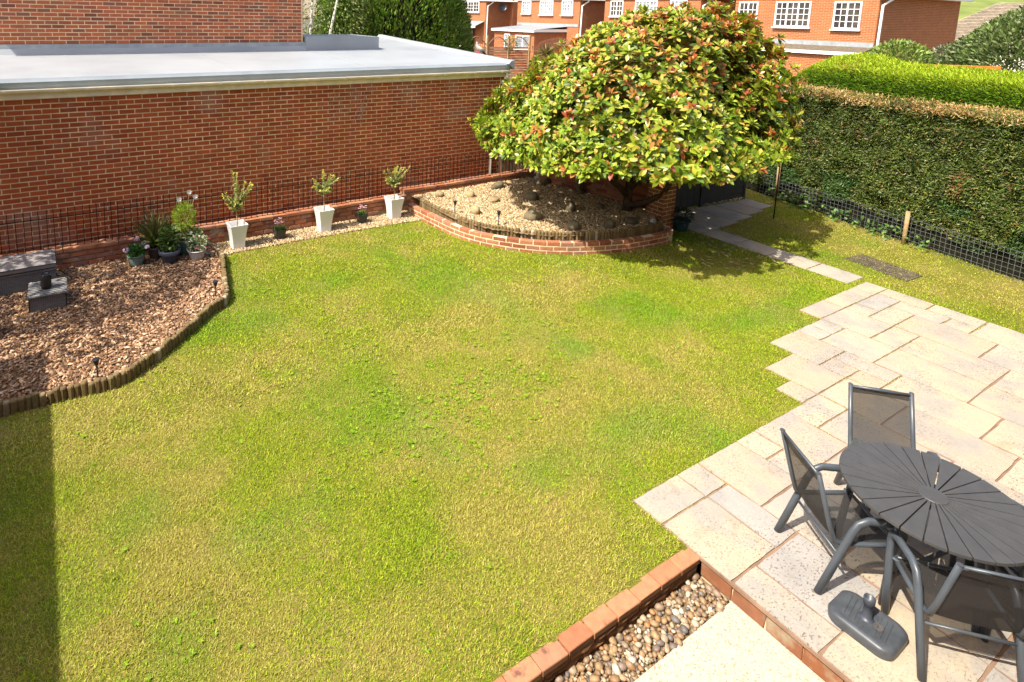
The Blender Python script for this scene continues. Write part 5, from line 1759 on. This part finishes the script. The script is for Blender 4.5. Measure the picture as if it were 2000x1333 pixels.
h2_ = house('red brick house with three tall curtained windows and a flat roofed extension', 29.85, 36.2, 40.5)
window(h2_, FX, 30.45, 31.5, 3.98, 5.02, 2, 2, 4, 'net')
window(h2_, FX, 32.35, 33.7, 3.98, 5.02, 3, 2, 4, 'net')
window(h2_, FX, 34.65, 35.65, 4.05, 5.02, 2, 2, 4, 'net')
MB().box(29.6, FX - .001, 31.05, 35.3, -.3, 2.72).build('extension_wall', MT['farbrick'], h2_)
MB().add([(29.4, 30.9, 2.92), (29.4, 35.45, 2.92), (FX - .03, 35.45, 3.16), (FX - .03, 30.9, 3.16)], [(0, 3, 2, 1)]).build('extension_roof', MT['roof_edge'], h2_)
MB().box(29.38, 29.5, 30.9, 35.45, 2.74, 2.90).build('extension_fascia', MT['white'], h2_)
MB().box(29.5, FX, 30.90, 31.0, 2.76, 2.96).build('extension_fascia', MT['white'], h2_)
MB().box(FX - .03, FX + .01, 29.9, 36.1, 3.16, 3.34).build('lead_flashing', MT['lead'], h2_)
window(h2_, 29.6, 31.4, 32.9, 1.5, 2.50, 2, 1, 1, 'net')
window(h2_, 29.6, 33.5, 34.1, 1.55, 2.55, 1, 2, 3, 'net')
h1_ = house('red brick house farthest off, with a porch roof and satellite dish', 40.1, 46.5, 46.0)
window(h1_, FX, 40.95, 43.3, 4.10, 5.02, 3, 2, 3)
MB().add([(FX - 1.0, 40.2, 2.95), (FX - 1.0, 46.4, 2.95), (FX - .002, 46.4, 3.36), (FX - .002, 40.2, 3.36)], [(0, 3, 2, 1)]).build('porch_roof', MT['roof_edge'], h1_)
MB().box(FX - 1.03, FX - .96, 40.2, 46.4, 2.80, 2.96).build('porch_fascia', MT['white'], h1_)
window(h1_, FX - .3, 41.4, 45.4, 1.1, 2.75, 4, 3, 4)
ds = MB()
ds.lathe([(.001, .02), (.14, .035), (.25, .09), (.33, .16)], 20)
dsh = ds.build('satellite_dish', MT['furn'], h1_, True, loc=(FX + 1.6, 39.92, 4.55), rot=(R(80), 0, R(-20)))
MB().box(FX + 2.6, FX + 3.4, 39.7, 40.1, -.3, 5.4).build('chimney_breast', MT['farbrick'], h1_)

# bungalow with a tiled roof far right, and the hill behind it
bu = thing('bungalow', 'bungalow with brown tiled roof beyond the nearest red brick house', 'bungalow')
BX, BY = 60.0, 11.0
tl = MB()
for r_ in range(26):
    f0, f1 = r_ / 26, (r_ + 1) / 26
    xa, za = BX - 1.0 + 5.2 * f0, 2.55 + 3.0 * f0
    xb, zb = BX - 1.0 + 5.2 * f1, 2.55 + 3.0 * f1
    ya, yb = 20.0 - 3.2 * f0, 20.0 - 3.2 * f1
    y_ = 4.0 + (0.15 if r_ % 2 else 0)
    while y_ < ya - .05:
        y2 = min(y_ + .29, yb)
        tl.add([(xa - .02, y_, za + .035), (xa - .02, y_ + .28, za + .035), (xb, y2, zb), (xb, y_, zb)], [(0, 3, 2, 1)])
        y_ += .30
tl.build('roof_tiles', MT['rooftile'], bu, kind='stuff')
MB().add([(BX - 1, 4, 2.53), (BX - 1, 20.0, 2.53), (BX + 4.2, 16.8, 5.53), (BX + 4.2, 4, 5.53), (BX + 9, 20, 2.53), (BX + 9, 4, 2.53)], [(0, 3, 2, 1), (3, 5, 4, 2), (1, 2, 4)]).build('roof', MT['mortar_d'], bu)
MB().box(BX - .6, BX + 8, 4, 19.4, -.3, 2.5).build('wall', MT['cream'], bu)
MB().box(BX - 1.08, BX - .98, 4, 20, 2.32, 2.56).build('fascia', MT['white'], bu)
hm = MB()
nh = 30
V, Fc = [], []
for j in range(8):
    for i in range(nh):
        a = R(-80 + 150 * i / (nh - 1))
        d_ = 75 + j * 45
        V.append((d_ * math.cos(a), d_ * math.sin(a) + 10, -0.5 + 34 * (1 - math.cos(math.pi * j / 7)) * .5 * (0.8 + .3 * math.sin(i * .7))))
for j in range(7):
    for i in range(nh - 1):
        Fc.append((j * nh + i, (j + 1) * nh + i, (j + 1) * nh + i + 1, j * nh + i + 1))
hm.add(V, Fc).build('hill', MT['field'], smooth=True, kind='structure')

# ---- background planting
def tree(label, x, y, z0, crown_c, crown_r, trunk_r, n, size, cols, name='tree', cat='tree', up=0.3, spray=True, stems=1, lumps=14, wid=0.4, tmat=None, group=None, core=False):
    t_ = thing(name, label, cat, (x, y, z0), 0, group)
    top = crown_c[2]
    for k in range(stems):
        a = 2 * math.pi * k / max(stems, 1)
        MB().tube([(0.08 * math.cos(a) * (stems > 1), 0.08 * math.sin(a) * (stems > 1), -.1), (crown_c[0] * .4 + .25 * math.cos(a) * (stems > 1), crown_c[1] * .4 + .25 * math.sin(a) * (stems > 1), top * .55),
                   (crown_c[0] + .5 * math.cos(a) * (stems > 1), crown_c[1] + .5 * math.sin(a) * (stems > 1), top + crown_r[2] * .5)], [trunk_r, trunk_r * .75, trunk_r * .25], 8).build('trunk', tmat or MT['bark_trunk'], t_, True)
    if core:
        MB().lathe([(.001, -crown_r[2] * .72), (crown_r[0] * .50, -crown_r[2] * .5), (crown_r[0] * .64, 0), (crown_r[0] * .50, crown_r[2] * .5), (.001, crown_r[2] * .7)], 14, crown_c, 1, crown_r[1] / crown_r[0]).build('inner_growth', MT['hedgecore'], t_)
    ld = rand_dirs(lumps); la = rng.uniform(-.12, .22, lumps)
    d = rand_dirs(n)
    k = 1 + np.exp(10 * (d @ ld.T - 1)) @ la
    f = 1 - .35 * rng.random(n) ** 2
    P = np.array(crown_c) + d * np.array(crown_r) * (k * f)[:, None]
    P[:, 2] = np.maximum(P[:, 2], 0.05)
    D = unit(d * np.array([1, 1, .6]) + rand_dirs(n) * .6 + np.array([0, 0, up]))
    shade = 0.7 + .6 * vnoise(P[:, 0] * 1.0 + P[:, 1], P[:, 2], 1.5, 4)
    c = pal(n, cols) * shade[:, None]
    leaf_obj('crown', P, D, unit(rand_dirs(n) * .7 + d), size * rng.uniform(.6, 1.25, n), size * wid * rng.uniform(.7, 1.2, n), c, t_, MT['leaf'], spray, kind='stuff')
    return t_
CG = [(0.080, 0.160, 0.020), (0.120, 0.215, 0.026), (0.170, 0.270, 0.034), (0.050, 0.105, 0.016), (0.230, 0.270, 0.050)]
tree('big dark green conifer rising behind the flat garage roof', 11.9, 19.6, -.3, (0, 0, 2.9), (2.75, 2.3, 4.6), .25, 52000, .20, CG, name='conifer_tree', up=.9, lumps=60, wid=.30, core=True)
tree('rounded paler conifer on the birch side of the big conifer', 9.5, 19.2, -.3, (0, 0, 2.4), (1.05, 1.0, 2.9), .15, 11000, .16, [(0.13, 0.23, 0.03), (0.19, 0.30, 0.04), (0.08, 0.15, 0.02)], name='conifer_tree', up=.8, lumps=30, wid=.32, core=True)
t_ = tree('white stemmed birch with hanging leaves at the corner of the brick house', 7.35, 17.9, -.3, (.85, .3, 4.3), (1.2, 1.0, 1.9), .10, 3800, .11, [(0.16, 0.20, 0.05), (0.10, 0.15, 0.03), (0.22, 0.24, 0.08)], name='birch_tree', up=-.6, lumps=18, wid=.4, tmat=MT['stone_p'], stems=2)
# pale house glimpsed between the birch and the conifer
ph = thing('pale_house', 'pale rendered house glimpsed between birch and conifer', 'house')
MB().box(17, 26, 46, 54, -.3, 3.4).build('wall', MT['cream'], ph)
MB().add([(16.6, 45.7, 3.4), (26.4, 45.7, 3.4), (26.4, 50, 6.0), (16.6, 50, 6.0), (26.4, 54.3, 3.4), (16.6, 54.3, 3.4)], [(0, 1, 2, 3), (3, 2, 4, 5), (0, 3, 5), (1, 4, 2)]).build('roof', MT['rooftile'], ph)
MB().box(19, 21, 45.95, 46.02, 1.2, 2.6).build('window', MT['glass'], ph)

tree('leafy shrub against the dark side wall of the nearest house', 30.2, 10.6, -.3, (0, 0, 2.15), (1.3, 1.1, 1.2), .05, 3400, .21, [(0.20, 0.29, 0.06), (0.13, 0.21, 0.04), (0.29, 0.34, 0.09)], name='shrub', cat='shrub', stems=3)
tree('tall dense green bush in front of the bungalow', 31.0, 7.2, -.3, (0, 0, 2.1), (1.5, 1.9, 2.35), .08, 20000, .19, [(0.12, 0.18, 0.05), (0.17, 0.235, 0.07), (0.08, 0.125, 0.035), (0.25, 0.30, 0.13)], name='shrub', cat='shrub', stems=3, lumps=24)
tree('loose spreading bush with pale buds between house and bungalow', 31.2, 9.2, -.3, (0, 0, 1.7), (1.5, 1.15, 1.35), .05, 8000, .16, [(0.10, 0.15, 0.05), (0.07, 0.11, 0.04), (0.17, 0.20, 0.09), (0.34, 0.32, 0.24)], name='shrub', cat='shrub', stems=4)
o = MB().bar((24.6, 8.75, 2.46), (27.6, 6.95, 2.43), .12, .11).bar((24.7, 8.69, -.3), (24.7, 8.69, 2.40), .1, .1).bar((27.4, 7.07, -.3), (27.4, 7.07, 2.37), .1, .1).build('fence_rail', MT['orange'])
tag(o, 'orange stained timber rail showing above the lime hedge', 'fence rail')

# arched slatted fence panels in front of the farthest house
pf_ = thing('arched_fence', 'brown slatted fence with arched trellis tops before the farthest house', 'fence')
fa, fb = Vector((21.2, 30.0, 0)), Vector((26.6, 28.3, 0))
fd = (fb - fa).normalized()
npan = 4
for k in range(npan + 1):
    q = fa + (fb - fa) * k / npan
    MB().box(q.x - .055, q.x + .055, q.y - .055, q.y + .055, -.3, 2.62).build('post', MT['wood'], pf_)
SL = (fb - fa).length / npan
slm = MB().box(.06, SL - .06, -.015, .015, 0, .125).mesh('slat', MT['fence_wood'])
for k in range(npan):
    q = fa + (fb - fa) * k / npan
    for j in range(12):
        link('slat', slm, pf_, (q.x, q.y, 0.02 + j * .162), (R(-8), 0, math.atan2(fd.y, fd.x)))
    ar = MB()
    pts = []
    for i in range(11):
        u = i / 10
        p_ = q + fd * (.06 + (SL - .12) * u)
        pts.append((p_.x, p_.y, 2.05 + .50 * math.sin(math.pi * u)))
    ar.tube(pts, .035, 6)
    for i in range(1, 10):
        ar.bar((pts[i][0], pts[i][1], 1.95), pts[i], .012, .012)
    for zz in (2.12, 2.26, 2.40):
        ar.bar((pts[1][0], pts[1][1], zz), (pts[9][0], pts[9][1], zz), .012, .012)
    ar.build('trellis_arch', MT['fence_wood'], pf_)
tr2 = thing('trellis_fence', 'red brown diamond trellis sagging between arched fence and extension', 'trellis')
lt = MB()
q0, q1 = Vector((26.75, 28.2, 0)), Vector((29.9, 26.6, 0))
for k in range(26):
    u = k / 25
    for sgn in (1, -1):
        u2 = min(1, max(0, u + sgn * .16))
        a, b = q0.lerp(q1, u), q0.lerp(q1, u2)
        za, zb = 1.55 + .5 * math.sin(math.pi * u), 2.0 + .55 * math.sin(math.pi * u2)
        lt.bar((a.x, a.y + sgn * .012, za), (b.x, b.y + sgn * .012, zb), .035, .012)
lt.build('lattice', MT['fence_wood'], tr2)
for k in range(8):
    a, b = q0.lerp(q1, 0), q0.lerp(q1, 1)
    MB().bar((a.x, a.y, .1 + k * .18), (b.x, b.y, .1 + k * .18), .14, .02).build('slat', MT['fence_wood'], tr2)
def spiky(label, x, y, z0, h, n, L, cols, name='cordyline'):
    t_ = thing(name, label, 'plant', (x, y, z0))
    MB().tube([(0, 0, -.1), (0, 0, h)], .05, 8).build('stem', MT['bark_trunk'], t_, True)
    a = rng.uniform(0, 6.28, n); el = rng.uniform(-.3, 1.4, n)
    D = np.stack([np.cos(a) * np.cos(el), np.sin(a) * np.cos(el), np.sin(el)], 1)
    leaf_obj('foliage', np.tile([[0, 0, h]], (n, 1)) + rng.normal(0, .03, (n, 3)), D, unit(rand_dirs(n) * .3 + np.array([0, 0, 1.])), L * rng.uniform(.6, 1.1, n), .055, pal(n, cols), t_, kind='stuff')
    return t_
spiky('yellow green cordyline with arching sword leaves behind the garage roof edge', 26.6, 25.2, -.3, 1.75, 110, .95, [(0.34, 0.33, 0.08), (0.26, 0.28, 0.06), (0.42, 0.38, 0.14)])
spiky('bronze spiky cordyline between the trellis and the yellow one', 25.9, 26.1, -.3, 1.9, 90, .9, [(0.20, 0.16, 0.07), (0.14, 0.14, 0.05), (0.26, 0.20, 0.09)])
tree('low bright green shrub below the cordylines', 24.6, 24.0, -.3, (0, 0, 1.1), (1.5, .9, .75), .04, 1900, .14, [(0.18, 0.28, 0.04), (0.12, 0.22, 0.03)], name='shrub', cat='shrub', stems=2)
tree('small pale climber on top of the arched fence post', 25.3, 28.6, 1.6, (0, 0, .55), (.4, .35, .38), .02, 420, .11, [(0.34, 0.33, 0.14), (0.20, 0.24, 0.07)], name='climber', cat='plant')

# silver car nose in the drive, mostly hidden by the roof and the shrub
ca = thing('silver_car', 'silver car parked beyond the garage roof corner, mostly hidden', 'car', (20.6, 20.6, -.3), R(-28))
side = [(-2.0, .28), (-2.05, .72), (-1.85, .92), (-1.0, 1.02), (-.35, 1.45), (.9, 1.48), (1.7, 1.05), (2.05, .95), (2.08, .35)]
V = [(x_, -.82 + .0 * z_, z_) for x_, z_ in side] + [(x_, .82, z_) for x_, z_ in side]
for i in (4, 5):
    V[i] = (V[i][0], -.62, V[i][2]); V[i + 9] = (V[i + 9][0], .62, V[i + 9][2])
Fc = [(i, (i + 1) % 9, (i + 1) % 9 + 9, i + 9) for i in range(9)] + [tuple(range(9))[::-1], tuple(range(9, 18))]
MB().add(V, Fc).build('body', MT['carpaint'], ca, bevel=.05)
MB().add([(-.98, -.70, 1.045), (-.98, .70, 1.045), (-.40, .58, 1.44), (-.40, -.58, 1.44)], [(0, 3, 2, 1)]).build('windscreen', MT['glass'], ca)
for sy_ in (-1, 1):
    MB().add([(-.75, sy_ * .80, 1.06), (1.45, sy_ * .80, 1.08), (.85, sy_ * .655, 1.43), (-.32, sy_ * .655, 1.41)], [(0, 1, 2, 3)]).build('side_window', MT['glass'], ca)
    MB().box(-2.07, -1.95, sy_ * .62 - .14, sy_ * .62 + .14, .66, .82).build('headlight', MT['net'], ca, bevel=.02)
    for wx_ in (-1.3, 1.3):
        wl_ = MB().lathe([(.001, -.09), (.26, -.09), (.31, -.06), (.31, .06), (.26, .09), (.001, .09)], 20).build('wheel', MT['tyre'], ca, False, loc=(wx_, sy_ * .78, .31), rot=(R(90), 0, 0))
        MB().lathe([(.001, .095), (.19, .095), (.20, .07)], 16).build('rim', MT['carpaint'], wl_)
        MB().lathe([(.20, -.07), (.19, -.095), (.001, -.095)], 16).build('rim', MT['carpaint'], wl_)

# pigeon on the garage roof kerb
bi = thing('pigeon', 'grey and white pigeon perched on the edge kerb of the flat roof', 'bird', (8.90, 11.15, rz(11.15) + .085), R(70))
def ell(name, pts, rad, mat):
    return MB().tube(pts, rad, 12).build(name, mat, bi, True)
ell('body', [(.0, -.10, .03), (0, -.06, .06), (0, 0, .11), (0, .035, .165), (0, .045, .20), (0, .05, .225), (0, .058, .25), (0, .068, .265)], [.018, .040, .056, .046, .030, .024, .026, .012], solid('pigeon_plumage', (0.33, 0.32, 0.31), .7, .2, var=.35, scale=30))
ell('tail', [(0, -.08, .05), (0, -.14, -.005), (0, -.19, -.05)], [.028, .024, .018], MT['screen'])
ell('beak', [(0, .068, .255), (0, .10, .248)], [.007, .001], MT['black'])
for sx_ in (-1, 1):
    MB().tube([(sx_ * .045, .03, .15), (sx_ * .056, -.04, .10), (sx_ * .035, -.12, .04)], [.012, .022, .006], 8, flat=1.6).build('wing', MT['stone_p'], bi, True)
    MB().tube([(sx_ * .018, .01, .06), (sx_ * .018, .012, 0)], .005, 6).build('leg', MT['redflower'], bi)

# aerial bracket standing on the roof at the frame edge
t_ = thing('roof_vent', 'small dark roof bracket on the flat roof beside the brick house', 'roof vent', (-1.02, 12.9, rz(12.9)))
MB().lathe([(.001, 0), (.09, 0), (.09, .02), (.03, .05), (.03, .2), (.06, .22), (.001, .26)], 14).build('pipe', MT['black'], t_, True)

# ---- the house the picture was taken from: its garden wall is just behind the camera
oh = thing('brick_house', 'brick garden front of the house the view is taken from', 'house')
MB().box(-5.5, 11.5, -8.5, -0.45, -.3, 5.3).build('wall', MT['farbrick'], oh)
MB().box(-5.8, 11.8, -8.8, -0.25, 5.3, 5.42).build('eaves', MT['white'], oh)
MB().add([(-5.8, -.25, 5.42), (11.8, -.25, 5.42), (11.8, -4.5, 7.8), (-5.8, -4.5, 7.8), (11.8, -8.8, 5.42), (-5.8, -8.8, 5.42)], [(0, 1, 2, 3), (3, 2, 4, 5), (0, 3, 5), (1, 4, 2)]).build('roof', MT['rooftile'], oh)
for xx_, z0_, z1_, ww_ in ((0, 3.0, 4.3, .9), (6, 3.0, 4.3, .9), (6.2, -.2, 1.9, 1.2), (0.2, .6, 1.9, .9)):
    MB().box(xx_ - ww_, xx_ + ww_, -.47, -.40, z0_, z1_).build('window', MT['white'], oh)
    for q_ in (-1, 1):
        MB().box(xx_ + (q_ - 1) * ww_ / 2 + .06, xx_ + (q_ + 1) * ww_ / 2 - .06, -.41, -.392, z0_ + .07, z1_ - .07).build('pane', MT['glass'], oh)
# ---- what stands out of frame on the sunny side and throws the shade there
ob = thing('neighbour_wing', 'plain brick wing beside the garden, just outside the view', 'building')
MB().box(-6.5, -2.48, -4, 7.05, -.3, 2.95).build('wall', MT['farbrick'], ob)
MB().box(-6.6, -2.40, -4.1, 7.15, 2.95, 3.05).build('roof', MT['roof_edge'], ob)
tree('leafy garden tree beyond the rattan bench, just outside the view', -2.4, 8.75, 0, (0, 0, 3.75), (1.25, 1.15, 1.15), .10, 2300, .17, [(0.08, 0.14, 0.03), (0.12, 0.19, 0.04)], name='garden_tree', spray=False)
tree('second leafy garden tree nearer the house, just outside the view', -2.9, 7.35, 0, (0, 0, 3.6), (1.0, .55, .9), .08, 260, .17, [(0.08, 0.14, 0.03), (0.12, 0.19, 0.04)], name='garden_tree', spray=False)

# ================================================================== GRASS
NO = [BARK, GRAVP, RB_OUT + [(9.62, 6.2), (9.62, 9.9), (6.0, 9.9)], [(9.45, 6.42), (9.9, 6.42), (9.95, 9.9), (9.1, 9.9)], [(9.5, 7.2), (13.2, 6.95), (13.2, 10), (9.5, 10)]]
def lawn_pts(n, x0, x1, y0, y1, dens):
    x = rng.uniform(x0, x1, n); y = rng.uniform(y0, y1, n)
    k = rng.random(n) < dens(x, y)
    x, y = x[k], y[k]
    bad = np.zeros(len(x), bool)
    for p_ in NO:
        bad |= inpoly(x, y, p_)
    for p_ in PATIO_POLYS:
        c_ = np.array(p_).mean(0)
        q_ = [tuple(c_ + (np.array(v) - c_) * 0.985) for v in p_]
        m_ = (np.abs(x - c_[0]) < 1.2) & (np.abs(y - c_[1]) < 1.2)
        if m_.any():
            bad[np.where(m_)[0]] |= inpoly(x[m_], y[m_], q_)
    bad |= (y < 2.222) & (x < 3.93)
    # behind the hedge foot
    rel = (np.stack([x, y], 1) - HA) @ hn
    bad |= rel > 0.35
    return x[~bad], y[~bad]
def bare(x, y):
    """0..1: worn, sandy or shaded earth with little grass"""
    g_ = lambda cx_, cy_, sx_, sy_: np.exp(-((x - cx_) / sx_) ** 2 - ((y - cy_) / sy_) ** 2)
    w_ = 0.95 * g_(9.3, 5.3, .95, .55) + 0.7 * g_(11.4, 3.55, .5, .9) + 0.75 * g_(12.0, 5.0, .35, .8) + 0.6 * g_(12.1, 3.0, .35, 1.2) + 0.55 * g_(5.2, 8.75, .6, .16) + .7 * g_(9.6, 4.6, .5, .5) + .4 * g_(10.9, 2.0, .4, .8)
    w_ += 0.65 * g_(.15, 4.15, .10, .07)
    rel = (np.stack([x, y], -1) - HA) @ hn
    w_ += 0.75 * np.exp(-((rel + .22) / .22) ** 2)
    return np.clip(w_ * (.55 + .9 * vnoise(x, y, 3.1, 3)), 0, 1)
def dry(x, y):
    return np.clip(0.55 * vnoise(x, y, 0.9, 1) + 0.35 * vnoise(x, y, 2.7, 2) + 0.25 * vnoise(x, y, 7, 3) - 0.04, 0, 1)
allV, allF, allC, base = [], [], [], 0
def add_blades(n, x0, x1, y0, y1, lmul, wid):
    global base
    x, y = lawn_pts(n, x0, x1, y0, y1, lambda a, b: 1 - .85 * bare(a, b))
    n = len(x)
    P = np.stack([x, y, np.zeros(n)], 1)
    a = rng.uniform(0, 2 * math.pi, n)
    el = rng.uniform(.12, 1.15, n)
    lmul = lmul * (.7 + .6 * vnoise(x, y, 5.0, 6))
    D = np.stack([np.cos(a) * np.cos(el), np.sin(a) * np.cos(el), np.sin(el)], 1)
    V, Fq, k = blades(P, D, unit(np.stack([np.cos(a), np.sin(a), np.ones(n) * .5], 1)), lmul * rng.uniform(.55, 1.2, n), wid * rng.uniform(.7, 1.3, n))
    d_ = dry(x, y)
    g_ = pal(n, [(0.240, 0.345, 0.012), (0.335, 0.420, 0.016), (0.150, 0.250, 0.010), (0.430, 0.470, 0.030)], var=.24)
    s_ = pal(n, [(0.450, 0.400, 0.080), (0.520, 0.440, 0.140), (0.410, 0.420, 0.050), (0.360, 0.280, 0.080)], var=.20)
    w_ = (rng.random(n) < np.clip(d_ * 2.5 - 1.02 + .22 * np.exp(-((y - 2.7) / .8) ** 2), .05, .95))[:, None]
    c = np.where(w_, s_, g_)
    lush = np.clip(vnoise(x, y, 1.7, 7) - .55, 0, 1)[:, None] * 2.2
    c = c * (1 - lush) + c * np.array([.55, .92, .5]) * lush
    allV.append(V); allF.append(Fq[0] + base); allC.append(np.repeat(c, k, 0))
    base += len(V)
add_blades(640000, -1.0, 10.4, 2.21, 5.4, .031, .0036)
add_blades(270000, -1.0, 9.6, 5.4, 9.2, .037, .0062)
add_blades(110000, 9.4, 13.7, 1.2, 7.1, .036, .0062)
o = link('grass', big_mesh('grass', np.concatenate(allV), [np.concatenate(allF)], MT['grass'], np.concatenate(allC)), kind='stuff')
tag(o, 'short dry green and straw coloured lawn grass', 'grass')
# flat rosettes of clover and plantain in the turf
x, y = lawn_pts(16000, -.6, 10.3, 2.3, 8.9, lambda a, b: np.clip(0.9 * np.exp(-((a - 3.1) / .75) ** 2 - ((b - 4.35) / .6) ** 2) + 0.35 * np.exp(-((a - 4.3) / .9) ** 2 - ((b - 4.6) / .8) ** 2) + np.clip((vnoise(a, b, 1.9, 11) - .66) * 1.5, 0.012, 1), 0, 1) * np.where(vnoise(a, b, 6, 5) > .42, 1, .12) * (1 - bare(a, b)))
x, y = x[:2300], y[:2300]
k = 6
n = len(x) * k
a = np.tile(np.arange(k) * 2 * math.pi / k, len(x)) + np.repeat(rng.uniform(0, 6, len(x)), k) + rng.normal(0, .2, n)
P = np.stack([np.repeat(x, k), np.repeat(y, k), np.full(n, .012)], 1)
el = rng.uniform(.15, .6, n)
D = np.stack([np.cos(a) * np.cos(el), np.sin(a) * np.cos(el), np.sin(el)], 1)
sz = np.repeat(rng.uniform(.014, .036, len(x)) * np.clip(.45 + .14 * y, .6, 1.1), k) * rng.uniform(.7, 1.1, n)
o = leaf_obj('lawn_weeds', P, D, np.tile([[0, 0, 1.]], (n, 1)), sz, sz * .42, pal(n, [(0.220, 0.330, 0.014), (0.165, 0.285, 0.014), (0.270, 0.370, 0.022)], var=.14), kind='stuff')
tag(o, 'bright green clover and plantain tufts growing in the lawn', 'weeds')
# longer growth at the hedge foot
s = rng.uniform(1.2, HL - .5, 520)
s = s[vnoise(s, s * 0, 1.1, 5) > .45]
n = len(s)
P = hp(s, rng.uniform(-.16, .12, n), .0)
o = leaf_obj('ivy', P + np.array([0, 0, 1]) * rng.uniform(0, .26, (n, 1)), unit(rand_dirs(n) + np.array([-.5, 0, .5])), unit(rand_dirs(n) * .5 + np.array([-.4, 0, 1])), rng.uniform(.05, .10, n), rng.uniform(.03, .06, n), pal(n, [(0.10, 0.20, 0.035), (0.15, 0.26, 0.05), (0.06, 0.13, 0.03)]), kind='stuff')
tag(o, 'fresh green ivy tufts creeping through the wire mesh', 'ivy')
# fallen leaves in the shade by the path
x, y = scatter_poly([(8.6, 4.9), (10.1, 4.6), (10.1, 6.2), (9.3, 6.0)], 130)
n = len(x)
o = leaf_obj('fallen_leaves', np.stack([x, y, np.full(n, .03)], 1), unit(np.stack([rng.normal(size=n), rng.normal(size=n), rng.normal(0, .2, n)], 1)), unit(np.tile([[0, 0, 1.]], (n, 1)) + rand_dirs(n) * .3), rng.uniform(.05, .09, n), rng.uniform(.02, .035, n), pal(n, [(0.45, 0.33, 0.15), (0.36, 0.22, 0.09), (0.50, 0.42, 0.22)]), kind='stuff')
tag(o, 'dry fallen leaves on bare earth beside the brick pier', 'fallen leaves')
